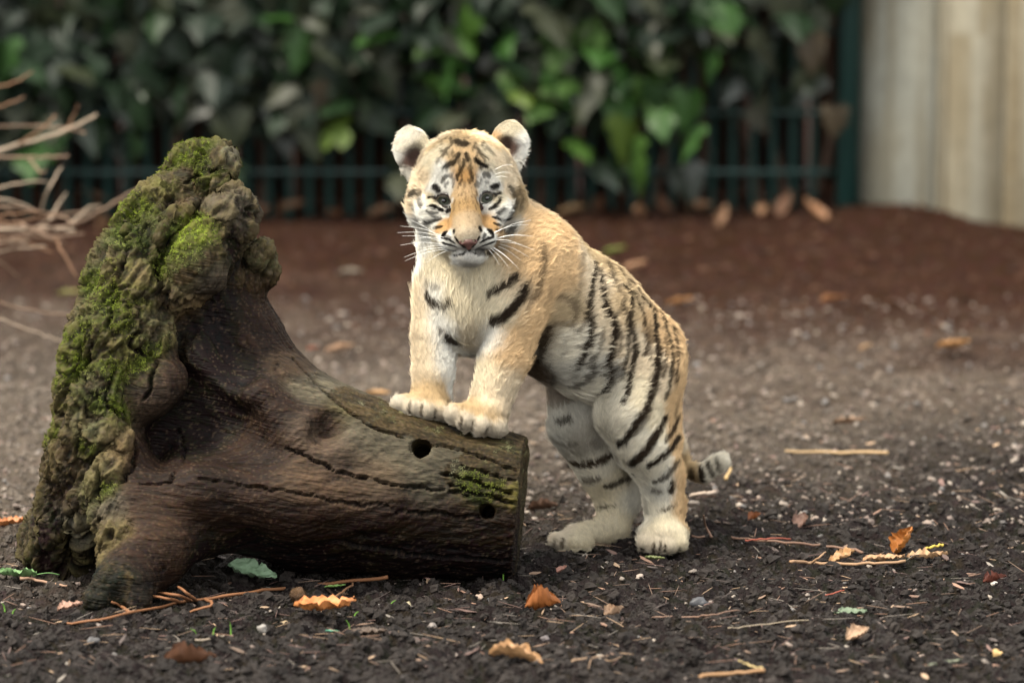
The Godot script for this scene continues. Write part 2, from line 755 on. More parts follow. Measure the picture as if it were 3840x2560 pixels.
func box(size: Vector3, round_ := 0.0) -> ArrayMesh:
	# a box with chamfered edges
	var st := SurfaceTool.new()
	st.begin(Mesh.PRIMITIVE_TRIANGLES)
	var b := minf(round_, minf(size.x, minf(size.y, size.z)) * 0.45)
	var h := size * 0.5
	var pts: Array[Vector3] = []
	for sx in [-1.0, 1.0]:
		for sy in [-1.0, 1.0]:
			for sz in [-1.0, 1.0]:
				pts.append(Vector3(sx * (h.x - b), sy * h.y, sz * (h.z - b)))
				pts.append(Vector3(sx * h.x, sy * (h.y - b), sz * (h.z - b)))
				pts.append(Vector3(sx * (h.x - b), sy * (h.y - b), sz * h.z))
	var quad := func(a: Vector3, c: Vector3, d: Vector3, e: Vector3) -> void:
		var n := (c - a).cross(d - a)
		var order := [a, c, d, a, d, e] if n.dot(a + c + d + e) < 0.0 else [a, d, c, a, e, d]
		for p in order:
			st.add_vertex(p)
	var id := func(x: int, y: int, z: int, k: int) -> Vector3:
		return pts[((x * 2 + y) * 2 + z) * 3 + k]
	for s in 2:
		quad.call(id.call(0, s, 0, 0), id.call(1, s, 0, 0), id.call(1, s, 1, 0), id.call(0, s, 1, 0))
		quad.call(id.call(s, 0, 0, 1), id.call(s, 1, 0, 1), id.call(s, 1, 1, 1), id.call(s, 0, 1, 1))
		quad.call(id.call(0, 0, s, 2), id.call(1, 0, s, 2), id.call(1, 1, s, 2), id.call(0, 1, s, 2))
	for s in 2:
		for t in 2:
			quad.call(id.call(0, s, t, 0), id.call(1, s, t, 0), id.call(1, s, t, 2), id.call(0, s, t, 2))
			quad.call(id.call(s, 0, t, 1), id.call(s, 1, t, 1), id.call(s, 1, t, 2), id.call(s, 0, t, 2))
			quad.call(id.call(s, t, 0, 0), id.call(s, t, 1, 0), id.call(s, t, 1, 1), id.call(s, t, 0, 1))
	for x in 2:
		for y in 2:
			for z in 2:
				quad.call(id.call(x, y, z, 0), id.call(x, y, z, 1), id.call(x, y, z, 2), id.call(x, y, z, 0))
	st.generate_normals()
	return st.commit()


func build_fence() -> void:
	var steel := mat(Color(0.01, 0.036, 0.032), 0.45, 0.5, false)
	var o := thing("mesh_fence", Vector3(0, 0, FENCE_Z), "dark green metal bar fence overgrown with ivy behind the soil", "fence")
	var bar := box(Vector3(0.017, 1.9, 0.012), 0.003)
	var right := at(834, 100, 2800).x
	var x := right - 0.05
	while x > -2.3:
		var b := put("bar", bar, steel, o)
		b.position = Vector3(x, 0.95 - 0.03, rng.randf_range(-0.002, 0.002))
		x -= 0.0505
	for y in [0.112, 0.26, 0.46, 0.66, 0.86, 1.06, 1.4, 1.8]:
		var rail := put("rail", box(Vector3(right + 2.3, 0.013, 0.01), 0.002), steel, o)
		rail.position = Vector3((right - 2.3) * 0.5, y, 0.0125)
	var post := put("post", box(Vector3(0.052, 2.1, 0.06), 0.006), mat(Color(0.006, 0.026, 0.023), 0.4, 0.5, false), o)
	post.position = Vector3(right + 0.032, 1.0, 0.03)
	var cap_ := put("post_cap", box(Vector3(0.07, 0.02, 0.07), 0.006), mat(Color(0.01, 0.02, 0.02), 0.5, 0.5, false), o)
	cap_.position = Vector3(right + 0.032, 2.06, 0.03)
	# an old board screen further back closes the view through the fence
	var s := thing("board_screen", Vector3(0, 0, FENCE_Z - 0.42), "dark brown board screen behind the green fence and ivy", "screen")
	var wood := mat(Color(0.03, 0.016, 0.011), 0.85, 0.3)
	var shapes := [box(Vector3(0.142, 2.3, 0.025), 0.004), box(Vector3(0.138, 2.28, 0.022), 0.004)]
	for i in 42:
		var b := put("board", shapes[i % 2], [wood, mat(Color(0.042, 0.02, 0.012), 0.85, 0.3), mat(Color(0.018, 0.012, 0.01), 0.85, 0.3)][rng.randi() % 3], s)
		b.position = Vector3(-4.4 + i * 0.15, 1.12, rng.randf_range(-0.004, 0.004))


func build_wall() -> void:
	# a board-marked concrete wall: each cast board is a little proud of or behind its neighbour
	var l := at(858, 208, 2870)
	var o := thing("concrete_wall", Vector3(l.x, 0.0, l.z + 0.05), "pale weathered concrete wall with vertical board marks and brown stains", "wall")
	o.rotation.y = -0.72
	var im := Image.create(512, 512, false, Image.FORMAT_RGB8)
	var streak := noise(31, 0.02, 4)
	var cloud := noise(32, 0.012, 4)
	for y in 512:
		for x in 512:
			var s := streak.get_noise_2d(x * 1.2, y * 0.06)
			var k := cloud.get_noise_2d(x, y * 0.6)
			var q := smoothstep(-0.15, 0.45, s * 0.9 + k * 0.7)
			var c := Color(0.97, 0.97, 0.95).lerp(Color(0.78, 0.73, 0.64), q * 0.7)
			c = c * (0.97 + 0.1 * cloud.get_noise_2d(x * 6.0, y * 6.0))
			im.set_pixel(x, y, Color(c.r, c.g, c.b))
	var tex := ImageTexture.create_from_image(im)
	var shades := [Color(0.84, 0.84, 0.81), Color(0.74, 0.71, 0.65), Color(0.79, 0.77, 0.72), Color(0.73, 0.7, 0.64), Color(0.78, 0.76, 0.71), Color(0.74, 0.71, 0.65), Color(0.78, 0.75, 0.7)]
	var x := 0.0
	var widths := [0.168, 0.03, 0.125, 0.12, 0.05, 0.13, 0.14, 0.12, 0.15, 0.13, 0.14, 0.15, 0.13, 0.14]
	for i in widths.size():
		var w: float = widths[i] * 1.3
		var m := mat(shades[i % 7].srgb_to_linear() * Color(0.56, 0.555, 0.53), 0.9, 0.3, false)
		m.albedo_texture = tex
		m.uv1_triplanar = true
		m.uv1_scale = Vector3(0.9, 0.5, 0.9)
		m.uv1_offset = Vector3(0.31 * i, 0.17 * i, 0.0)
		m.heightmap_enabled = true
		m.heightmap_texture = tex
		m.heightmap_scale = 0.15
		var b := put("cast_board", box(Vector3(w - 0.0005, 2.6, 0.22), 0.006), m, o)
		var proud: float = [0.012, -0.008, 0.006, 0.0, 0.008, -0.004, 0.004][i % 7]
		b.position = Vector3(x + w * 0.5, 1.15, -0.11 + proud)
		x += w


# a lobed leaf about one unit long, hanging from its stalk at the origin towards -y, its face to +z
func ivy_leaf(seed_: int, lobes: float) -> ArrayMesh:
	var r := RandomNumberGenerator.new()
	r.seed = seed_
	var v := PackedVector3Array()
	var f := PackedInt32Array()
	var outline := [[0.0, 0.0], [0.22, 0.14], [0.36, 0.1], [0.5, -0.06 - 0.05 * lobes], [0.42 - 0.12 * lobes, -0.26], [0.44, -0.45], [0.3, -0.52 - 0.05 * lobes], [0.2, -0.72], [0.0, -1.02]]
	var rib := [0.0, -0.02, -0.06, -0.16, -0.28, -0.42, -0.55, -0.74, -1.02]
	var bend := r.randf_range(0.1, 0.3)
	for side in [1.0, -1.0]:
		var first := v.size()
		for i in outline.size():
			var q := r.randf_range(0.92, 1.08)
			for t in 3:
				var s := t / 2.0
				var x: float = outline[i][0] * side * q * s
				var y: float = lerpf(rib[i], outline[i][1], s)
				v.append(Vector3(x, y, -absf(x) * 0.35 * (1.0 - s * 0.4) + 0.10 * sin(absf(x) * 9.0 + y * 7.0) * s * 0.35 - bend * y * y))
		for i in outline.size() - 1:
			for t in 2:
				var a := first + i * 3 + t
				if side > 0.0:
					f.append_array([a, a + 1, a + 3, a + 1, a + 4, a + 3])
				else:
					f.append_array([a, a + 3, a + 1, a + 1, a + 3, a + 4])
	return mesh_of(v, normals_of(v, f), PackedColorArray(), f)


func build_ivy() -> void:
	var r := RandomNumberGenerator.new()
	r.seed = 606
	var meshes: Array[ArrayMesh] = []
	for k in 6:
		meshes.append(ivy_leaf(k, [0.2, 0.9, 0.5, 1.0, 0.3, 0.7][k]))
	var tones: Array[StandardMaterial3D] = []
	for c in [Color(0.004, 0.010, 0.004), Color(0.006, 0.015, 0.006), Color(0.009, 0.023, 0.007), Color(0.014, 0.018, 0.008), Color(0.007, 0.013, 0.008), Color(0.02, 0.023, 0.013), Color(0.015, 0.044, 0.007), Color(0.046, 0.074, 0.01), Color(0.025, 0.057, 0.008), Color(0.04, 0.03, 0.018)]:
		var m := mat(c, 0.5, 0.3, false)
		m.backlight_enabled = true
		m.backlight = Color(0.25, 0.25, 0.25)
		tones.append(m)
	var o := thing("ivy", Vector3(0, 0, FENCE_Z), "dense dark green ivy hanging over the fence with a few bright leaves", "ivy")
	# how much grows at a spot: all over the top, thinning downwards and to the right
	var gaps := noise(61, 1.7, 2)
	var spots := []
	for i in 5900:
		var px := r.randf_range(-420.0, 842.0)
		var py := r.randf_range(-330.0, 205.0)
		var keep := 1.0 - smoothstep(70.0, 150.0, py + gaps.get_noise_2d(px * 0.01, py * 0.01) * 70.0)
		keep *= 0.55 + 0.45 * smoothstep(-0.25, 0.2, gaps.get_noise_2d(px * 0.02 + 40.0, py * 0.02))
		if px > 600.0:
			keep *= 1.0 - 0.85 * smoothstep(600.0, 760.0, px) * smoothstep(-40.0, 60.0, py)
		if px > 380.0 and px < 700.0 and py > 60.0 and py < 185.0:
			keep = maxf(keep, 0.2)
		if r.randf() > keep:
			continue
		spots.append([px, py, r.randf(), -1, r.randf_range(0.7, 1.25)])
	for b in [[345, 126, 7, 1.35, -70.0], [555, 70, 6, 1.3, 10.0], [625, 118, 7, 1.35, 0.0], [632, 142, 8, 1.2, 15.0], [690, 92, 6, 1.2, -10.0], [695, 128, 6, 1.1, 10.0], [545, 95, 8, 1.1, -30.0], [600, 28, 8, 1.1, -75.0], [445, 62, 6, 1.2, 20.0], [470, 14, 8, 1.1, -40.0], [385, 30, 6, 1.2, -30.0], [305, 30, 6, 1.3, -20.0], [520, 88, 7, 0.9, 30.0], [575, 140, 8, 0.9, 0.0], [660, 110, 6, 1.0, 20.0], [640, 165, 8, 0.9, 0.0], [560, 50, 8, 0.9, -20.0], [725, 5, 6, 1.1, 10.0], [285, 15, 6, 1.1, 30.0], [5, 40, 6, 1.2, 0.0], [50, 130, 6, 1.0, 0.0], [30, 150, 6, 1.1, 20.0], [490, 120, 6, 1.0, -20.0], [230, 110, 3, 1.3, 0.0], [330, 85, 9, 1.3, 0.0], [812, 35, 9, 1.1, 0.0], [835, 108, 9, 0.9, 0.0], [590, 75, 5, 1.5, 10.0], [545, 5, 5, 1.6, -10.0], [760, 30, 5, 1.4, 20.0]]:
		spots.append([b[0], b[1], 1.0, b[2], b[3], b[4]])
	spots.sort_custom(func(a, b): return a[2] > b[2])
	var count := 0
	var where := [[], [], [], [], [], []]
	var tint := []
	for k in 6:
		tint.append(PackedColorArray())
	for s in spots:
		var front: float = 0.02 + 0.16 * s[2] if s[2] > 0.35 else -0.16 + 0.4 * s[2]
		var p := eye + ray(s[0], s[1]) * ((FENCE_Z + front - eye.z) / ray(s[0], s[1]).z)
		var size: float = 0.088 * s[4]
		var roll: float = deg_to_rad(s[5]) if s.size() > 5 else r.randfn(0.0, 0.5)
		var b := Basis.from_euler(Vector3(r.randfn(-0.45, 0.5), r.randfn(0.0, 0.7), roll)) * Basis.from_scale(Vector3.ONE * size)
		var k := r.randi() % 6
		var tone: int = s[3] if s[3] >= 0 else [0, 1, 2, 3, 4, 1, 2, 5, 3, 0, 4][r.randi() % 11]
		if s[3] < 0 and s[0] > 430 and s[0] < 720 and s[1] > 20 and r.randf() < 0.3:
			tone = [6, 8][r.randi() % 2]
		var t := Transform3D(b, p - o.position)
		var seen: bool = s[1] > -25.0 and s[0] > -10.0 and s[0] < 870.0
		if seen and count < 290:
			count += 1
			var leaf := put("leaf", meshes[k], tones[tone], o)
			leaf.transform = t
		else:
			where[k].append(t)
			tint[k].append(tones[tone].albedo_color.srgb_to_linear())
	var plain := mat(Color(1, 1, 1), 0.45, 0.5)
	plain.backlight_enabled = true
	plain.backlight = Color(0.25, 0.25, 0.25)
	for k in 6:
		scatter("foliage", meshes[k], plain, where[k], tint[k], o)
	# woody stems that climb the bars
	var bark := mat(Color(0.07, 0.045, 0.032), 0.85, 0.3, false)
	for i in 15:
		var x := r.randf_range(-1.3, 0.78)
		var pts := PackedVector3Array()
		var rad := PackedFloat32Array()
		for j in 7:
			pts.append(Vector3(x + 0.05 * sin(j * 1.3 + i), j * 0.17 - 0.02, -0.03 + 0.02 * cos(j * 2.1 + i)))
			rad.append(lerpf(0.012, 0.006, j / 6.0) * r.randf_range(0.8, 1.2))
		put("stem", tube_mesh(spline(pts, 3), PackedFloat32Array(Array(range(19)).map(func(q): return rad[mini(q / 3, 6)])), 6), bark, o)


func twig(points: Array, r0: float, r1: float, origin: Vector3, wobble := 0.0, sides := 6) -> ArrayMesh:
	var p := PackedVector3Array()
	for q in points:
		p.append(q - origin)
	var line := spline(p, 5)
	var rad := PackedFloat32Array()
	for i in line.size():
		line[i] += Vector3(rng.randf_range(-1, 1), rng.randf_range(-1, 1), rng.randf_range(-1, 1)) * wobble
		rad.append(lerpf(r0, r1, float(i) / (line.size() - 1)) * rng.randf_range(0.9, 1.1))
	return tube_mesh(line, rad, sides)


func build_branches() -> void:
	var straw := mat(Color(0.17, 0.115, 0.08), 0.8, 0.3, false)
	var pale := mat(Color(0.27, 0.21, 0.155), 0.8, 0.3, false)
	var rust := mat(Color(0.15, 0.085, 0.05), 0.8, 0.3, false)
	var sets := [
		["pale dead branch with side twigs slanting up from the left edge", [[-60, 172], [-5, 152], [58, 133], [97, 114]], 4.0, 2.6, 900, pale,
			[[[20, 143], [50, 122], [55, 115]], [[-30, 128], [30, 125], [78, 131], [85, 133]], [[66, 132], [75, 112], [78, 105]], [[-20, 112], [10, 103], [24, 96]], [[-20, 92], [15, 82], [32, 72]]]],
		["brown dead branch lying level below the pale slanting one at the left", [[-60, 156], [0, 157], [40, 157], [68, 156]], 2.6, 2.0, 850, straw,
			[[[42, 208], [50, 186], [61, 166]], [[50, 219], [58, 205], [66, 193]], [[30, 158], [40, 172], [45, 170]], [[-20, 192], [20, 183], [48, 181]]]],
		["tangle of dry straw-coloured branches low on the soil at the left edge", [[-60, 236], [-10, 231], [40, 228], [74, 230]], 4.2, 2.4, 760, pale,
			[[[-30, 215], [10, 206], [60, 216], [76, 224]], [[-40, 225], [0, 215], [44, 211]], [[-30, 244], [0, 243], [28, 241]], [[-40, 222], [20, 226], [55, 228]], [[54, 236], [66, 258], [77, 277]], [[-20, 262], [5, 250], [45, 246]], [[-20, 258], [0, 262], [18, 277]], [[-30, 206], [0, 198], [32, 208]], [[-20, 240], [30, 236], [66, 242]], [[-25, 232], [20, 240], [52, 252]], [[-20, 250], [15, 238], [60, 226]], [[-10, 200], [10, 212], [22, 232]], [[20, 222], [50, 236], [84, 233]], [[-20, 216], [16, 222], [58, 212]]]],
		["long thin grey-brown branch behind the stump running up to the right", [[20, 232], [66, 226], [106, 207], [142, 187], [170, 174]], 2.8, 1.3, 900, straw,
			[[[70, 224], [88, 208], [100, 205]], [[30, 231], [60, 215], [90, 212]]]],
		["thin brown branch on the soil, upper of two left of the stump", [[-30, 298], [20, 308], [60, 314], [85, 318]], 1.8, 1.0, 640, straw, []],
		["thin grey branch on the soil, lower of two left of the stump", [[-30, 314], [20, 326], [50, 337], [75, 344]], 1.9, 1.0, 560, pale, []],
	]
	for s in sets:
		if s[1][0][0] < 0:
			s[1].push_front([s[1][0][0] - 90, s[1][0][1] + 12])
			s[1].push_front([s[1][0][0] - 110, minf(s[1][0][1] + 90, 330)])
		var dz: float = s[4] + 300.0
		var first := at(s[1][0][0], s[1][0][1], dz)
		var o := thing("dead_branch", first, s[0], "branch", "dead branches left of the stump")
		put("stem", twig(s[1].map(func(q): return at(q[0], q[1], dz + (q[0] - 20.0) * 0.4)), s[2] * S * 0.95, s[3] * S * 0.85, first, 0.002), s[5], o)
		for t in s[6]:
			put("twig", twig(t.map(func(q): return at(q[0], q[1], dz + rng.randf_range(-50, 50) + (q[0] - 20.0) * 0.4)), 1.9 * S, 1.0 * S, first, 0.0015), [straw, pale, rust][rng.randi() % 3], o)

# ---------------------------------------------------------------- the uprooted log

func log_field() -> Field:
	var f := Field.new()
	f.eye = eye
	f.look = look
	f.chain([[575, 512, -12, 65], [480, 503, -15, 72], [400, 494, -18, 80], [320, 473, -22, 88]], 20)
	f.chain([[320, 473, -22, 86], [268, 417, -10, 63], [226, 345, 0, 50], [205, 280, 0, 46], [203, 225, 0, 40], [206, 182, 0, 27]], 22)
	f.chain([[192, 192, -5, 26], [162, 225, -20, 34], [136, 280, -40, 38], [120, 340, -52, 40], [107, 400, -58, 40], [92, 460, -55, 36], [76, 512, -40, 29], [60, 545, -15, 27], [52, 565, 10, 22]], 20)
	f.ball(190, 400, 0, 100, 130, 50, 24, 0)
	f.ball(150, 300, -5, 60, 100, 45, 20, 15)
	f.chain([[310, 500, -30, 66], [215, 500, -50, 56], [154, 545, -106, 36], [128, 578, -146, 26]], 24)
	f.limb(125, 570, -140, 24, 100, 600, -166, 14, 10)
	f.limb(135, 570, -140, 24, 136, 600, -160, 15, 10)
	f.limb(120, 470, -75, 34, 150, 545, -105, 32, 20)
	# knobs and stubs
	f.ball(150, 388, -72, 40, 30, 25, 10, -32)
	f.limb(122, 372, -78, 12, 165, 352, -66, 12, 8)
	f.chain([[222, 226, -32, 27], [198, 262, -66, 27], [180, 284, -62, 20]], 12)
	f.ball(206, 282, -68, 20, 16, 18, 8, -20)
	f.ball(228, 212, -42, 25, 22, 26, 8)
	f.ball(246, 212, -40, 10, 12, 12, 5)
	f.ball(236, 228, -56, 11, 9, 12, 5)
	f.ball(257, 258, -15, 15, 15, 22, 8, 20)
	f.ball(266, 270, -12, 9, 14, 14, 5)
	f.ball(250, 285, -10, 16, 18, 22, 10)
	f.ball(204, 166, -10, 30, 22, 26, 8, -10)
	f.ball(222, 172, -20, 13, 18, 16, 6)
	f.ball(170, 200, -38, 9, 9, 10, 4)
	f.limb(165, 195, -28, 14, 215, 160, -28, 12, 6)
	f.limb(140, 215, -30, 12, 185, 185, -30, 12, 6)
	f.limb(190, 208, -28, 9, 225, 198, -36, 9, 5)
	f.ball(112, 468, -100, 15, 12, 14, 6)
	f.ball(98, 482, -98, 13, 15, 12, 6)
	f.ball(84, 496, -92, 10, 14, 12, 6)
	f.ball(108, 512, -112, 14, 18, 14, 6, 25)
	f.ball(112, 536, -126, 15, 17, 14, 6)
	f.ball(100, 520, -112, 10, 16, 12, 5)
	f.ball(124, 444, -96, 10, 9, 10, 4)
	f.limb(80, 340, -80, 9, 70, 400, -75, 9, 5)
	f.limb(86, 395, -96, 11, 74, 450, -88, 10, 5)
	f.limb(108, 420, -96, 12, 92, 448, -94, 13, 6)
	f.limb(110, 370, -100, 12, 100, 430, -100, 10, 5)
	# smooth ridges of wood that run into the log
	f.chain([[205, 355, -50, 17], [255, 395, -70, 18], [305, 438, -88, 18], [365, 462, -84, 16]], 16)
	f.chain([[130, 500, -110, 16], [200, 490, -105, 22], [290, 500, -95, 30], [380, 505, -80, 30]], 24)
	var r := RandomNumberGenerator.new()
	r.seed = 31
	var rim := [[195, 180, -28], [165, 215, -45], [140, 260, -62], [120, 315, -75], [108, 370, -88], [95, 425, -88], [82, 470, -80], [66, 515, -66]]
	for i in 8:
		var t := r.randf() * 6.99
		var a: Array = rim[int(t)]
		var b: Array = rim[int(t) + 1]
		var q := t - int(t)
		f.ball(lerpf(a[0], b[0], q) + r.randf_range(-16, 22), lerpf(a[1], b[1], q) + r.randf_range(-14, 14), lerpf(a[2], b[2], q) + r.randf_range(-10, 18), r.randf_range(6, 13), r.randf_range(7, 17), r.randf_range(7, 13), 4, r.randf_range(-50, 50))
	for i in 60:
		var t := pow(r.randf(), 1.2) * 6.99
		var a: Array = rim[int(t)]
		var b: Array = rim[int(t) + 1]
		var q := t - int(t)
		var x := lerpf(a[0], b[0], q) + r.randf_range(-16, 32)
		var y := lerpf(a[1], b[1], q) + r.randf_range(-16, 16)
		var z := lerpf(a[2], b[2], q) + r.randf_range(-6, 16)
		var w := deg_to_rad(75.0 + 22.0 * r.randfn(0.0, 1.0))
		var l := r.randf_range(22, 64)
		f.chain([[x - cos(w) * l * 0.5, y + sin(w) * l * 0.5, z - 4.0, r.randf_range(2.5, 5.0)], [x + r.randf_range(-5, 5), y, z + r.randf_range(-6, 3), r.randf_range(4.0, 7.5)], [x + cos(w) * l * 0.5, y - sin(w) * l * 0.5, z + r.randf_range(-2, 8), r.randf_range(2.0, 4.5)]], 3.0)
	# taken away: the sawn end, the recess under the stubs, the hollow by the ground, the drilled holes
	f.add(12, f.at(520, 510, -14), f.at(520, 510, -14) + look * Vector3(0.993, -0.094, 0.07), 0, 0, 0.004, Basis())
	f.ball(205, 428, -98, 50, 30, 40, 16, -12, 0, 0, 10)
	f.ball(205, 320, -92, 50, 22, 40, 8, -12, 0, 0, 10)
	f.ball(232, 340, -82, 30, 46, 34, 16, -15, 0, 0, 10)
	f.ball(262, 320, -74, 22, 40, 30, 14, -20, 0, 0, 10)
	f.ball(332, 425, -110, 26, 16, 28, 14, -40, 0, 0, 10)
	f.ball(66, 552, -62, 13, 34, 46, 6, 8, 0, 0, 10)
	f.ball(205, 192, -58, 22, 7, 14, 5, 10, 0, 0, 10)
	f.ball(228, 590, -50, 58, 38, 80, 14, 8, 0, 0, 10)
	f.limb(419, 444, -110, 11, 424, 458, -30, 10, 2, 10)
	f.limb(487, 511, -110, 8.5, 489, 512, -50, 7, 2, 10)
	f.limb(340, 535, -120, 5, 362, 537, -100, 5, 4, 10)
	return f


func build_log() -> void:
	var f := log_field()
	f.build(0.0027)
	lap("log mesh %d" % f.V.size())
	var k := Coat.new()
	k.body = f
	var moss := Color(0.17, 0.23, 0.025)
	var lime := Color(0.3, 0.42, 0.05)
	var dkg := Color(0.045, 0.062, 0.022)
	var bark := Color(0.09, 0.058, 0.034)
	var dark := Color(0.017, 0.011, 0.008)
	var mid := Color(0.052, 0.03, 0.02)
	var warm := Color(0.092, 0.057, 0.039)
	var grey := Color(0.2, 0.18, 0.15)
	var tan_ := Color(0.3, 0.21, 0.12)
	var olive := Color(0.22, 0.22, 0.125)
	var slate := Color(0.2, 0.195, 0.155)
	var red := Color(0.036, 0.018, 0.012)
	# length here is the roughness of the surface in pixels, the angle the run of the grain
	k.blob(190, 155, 18, moss, 4, 30); k.blob(222, 158, 14, grey, 4, 30); k.blob(180, 175, 14, Color(0.12, 0.09, 0.07), 2, 35); k.blob(212, 176, 14, moss, 5, 40); k.blob(226, 185, 14, bark, 5, 60); k.blob(205, 196, 10, dark, 3, 30); k.blob(160, 190, 14, tan_, 5, 40); k.blob(170, 203, 12, bark, 4, 0)
	k.blob(140, 210, 16, moss, 5, 60); k.blob(130, 230, 14, dkg, 5, 60); k.blob(115, 250, 16, olive, 6, 70); k.blob(155, 245, 18, dkg, 4, 70); k.blob(150, 222, 12, olive, 4, 70)
	k.blob(226, 205, 16, Color(0.16, 0.14, 0.115), 4, 60); k.blob(240, 222, 14, Color(0.11, 0.08, 0.06), 5, 40); k.blob(225, 240, 14, dark, 4, 80); k.blob(195, 232, 14, lime, 3, 60); k.blob(185, 250, 18, lime, 1.5, 70); k.blob(200, 262, 16, grey, 1.5, 80); k.blob(180, 275, 16, Color(0.2, 0.2, 0.12), 2, 80); k.blob(205, 285, 14, Color(0.17, 0.15, 0.13), 2, 80); k.blob(165, 265, 12, moss, 4, 70); k.blob(190, 300, 12, tan_, 4, 0); k.blob(168, 295, 12, bark, 5, 60)
	k.blob(262, 255, 14, olive, 4, 90); k.blob(258, 278, 14, bark, 4, 90); k.blob(240, 262, 14, dark, 3, 90)
	k.blob(110, 285, 18, moss, 6, 75); k.blob(130, 275, 14, tan_, 6, 60); k.blob(95, 310, 16, olive, 6, 80); k.blob(118, 315, 16, moss, 6, 80); k.blob(140, 310, 14, bark, 6, 80); k.blob(148, 330, 14, olive, 5, 70); k.blob(80, 340, 14, moss, 5, 85); k.blob(100, 345, 16, bark, 6, 80); k.blob(125, 350, 14, tan_, 6, 60)
	k.blob(75, 370, 14, moss, 5, 85); k.blob(95, 385, 16, olive, 6, 80); k.blob(115, 372, 14, moss, 4, 70); k.blob(128, 362, 14, moss, 2.5, 60); k.blob(150, 380, 18, Color(0.13, 0.1, 0.085), 1, 70); k.blob(145, 402, 16, Color(0.1, 0.075, 0.06), 1.2, 70); k.blob(170, 370, 14, mid, 1, 60); k.blob(116, 410, 12, moss, 5, 80); k.blob(70, 410, 14, bark, 6, 85); k.blob(92, 425, 14, olive, 6, 80); k.blob(110, 432, 12, tan_, 5, 70)
	k.blob(65, 450, 14, bark, 6, 80); k.blob(80, 465, 14, bark, 6, 80); k.blob(100, 470, 14, Color(0.22, 0.19, 0.1), 5, 40); k.blob(92, 488, 14, Color(0.2, 0.18, 0.09), 5, 50); k.blob(115, 455, 12, tan_, 4, 20); k.blob(112, 508, 12, grey, 3, 60); k.blob(110, 530, 14, Color(0.23, 0.18, 0.09), 4, 40); k.blob(70, 500, 14, bark, 5, 80); k.blob(50, 515, 14, dark, 6, 80); k.blob(40, 545, 14, dark, 5, 80); k.blob(75, 520, 12, grey, 5, 70)
	k.blob(100, 560, 14, dkg, 3, 40); k.blob(115, 580, 16, Color(0.035, 0.045, 0.03), 3, 40); k.blob(95, 600, 14, Color(0.03, 0.036, 0.026), 3, 30); k.blob(150, 560, 16, mid, 1.5, 40); k.blob(140, 590, 14, Color(0.03, 0.024, 0.02), 2, 40); k.blob(125, 552, 12, mid, 1.5, 30)
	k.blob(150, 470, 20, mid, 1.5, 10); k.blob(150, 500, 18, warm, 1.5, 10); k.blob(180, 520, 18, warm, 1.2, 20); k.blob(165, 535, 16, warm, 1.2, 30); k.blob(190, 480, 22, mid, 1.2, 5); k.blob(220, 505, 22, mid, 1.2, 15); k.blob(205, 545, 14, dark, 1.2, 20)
	k.blob(200, 420, 26, dark, 1, 20); k.blob(230, 380, 24, dark, 1.2, 40); k.blob(225, 320, 20, dark, 1.5, 70); k.blob(255, 330, 18, mid, 1.5, 75); k.blob(262, 305, 14, mid, 1.5, 85)  # dark blobs paint the shadow of the overhang into the recess
	k.blob(270, 400, 20, mid, 1.2, -40); k.blob(305, 436, 16, Color(0.17, 0.13, 0.105), 1.2, -35); k.blob(345, 458, 18, Color(0.17, 0.13, 0.105), 1.2, -20); k.blob(260, 455, 26, mid, 1.4, -20); k.blob(240, 490, 24, mid, 1.4, 0); k.blob(285, 370, 14, Color(0.14, 0.1, 0.07), 1.8, -55); k.blob(300, 385, 12, slate, 1.5, -50)
	k.blob(320, 390, 14, slate, 1.5, -40); k.blob(345, 405, 14, olive, 1.6, -30); k.blob(370, 410, 14, slate, 1.6, -25); k.blob(330, 420, 14, mid, 2.0, -30); k.blob(365, 440, 18, slate, 1.8, -25); k.blob(390, 415, 14, olive, 1.6, -18); k.blob(440, 425, 18, olive, 1.6, -15); k.blob(490, 437, 16, olive, 1.6, -14); k.blob(395, 450, 18, slate, 1.8, -15); k.blob(450, 455, 20, slate, 1.8, -12); k.blob(500, 460, 16, Color(0.17, 0.18, 0.11), 1.8, -12)
	k.blob(380, 475, 18, Color(0.24, 0.19, 0.14), 1.8, -10); k.blob(430, 480, 20, slate, 1.8, -10); k.blob(470, 480, 12, moss, 2.2, -12); k.blob(490, 487, 12, Color(0.2, 0.24, 0.05), 2.4, -14); k.blob(512, 495, 10, Color(0.24, 0.22, 0.06), 2.6, -14); k.blob(475, 495, 10, dkg, 2.4, -12); k.blob(345, 490, 18, Color(0.17, 0.12, 0.085), 1.6, -8); k.blob(300, 480, 18, Color(0.17, 0.12, 0.085), 1.5, -10)
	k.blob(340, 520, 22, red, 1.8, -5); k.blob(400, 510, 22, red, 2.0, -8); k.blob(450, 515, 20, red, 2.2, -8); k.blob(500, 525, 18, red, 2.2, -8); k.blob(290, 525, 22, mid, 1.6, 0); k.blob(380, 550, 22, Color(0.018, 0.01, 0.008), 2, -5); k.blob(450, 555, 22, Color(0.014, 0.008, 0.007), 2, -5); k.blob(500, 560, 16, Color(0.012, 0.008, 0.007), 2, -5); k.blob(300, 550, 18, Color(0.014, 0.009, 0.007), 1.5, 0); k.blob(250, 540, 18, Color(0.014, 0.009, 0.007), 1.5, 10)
	for q in [[175, 165, 14], [200, 150, 14], [165, 185, 12], [150, 210, 12], [125, 240, 12], [118, 265, 12], [105, 300, 14], [135, 300, 12], [90, 330, 12], [128, 335, 10], [75, 355, 12], [110, 360, 12], [100, 400, 12], [72, 395, 12], [60, 430, 10], [88, 450, 10], [106, 490, 9], [140, 365, 12], [150, 352, 10], [195, 245, 12], [205, 225, 10]]:
		k.blob(q[0], q[1], q[2], [moss, lime, moss, Color(0.2, 0.24, 0.04)][int(q[0] + q[1]) % 4], 4.5, 70)
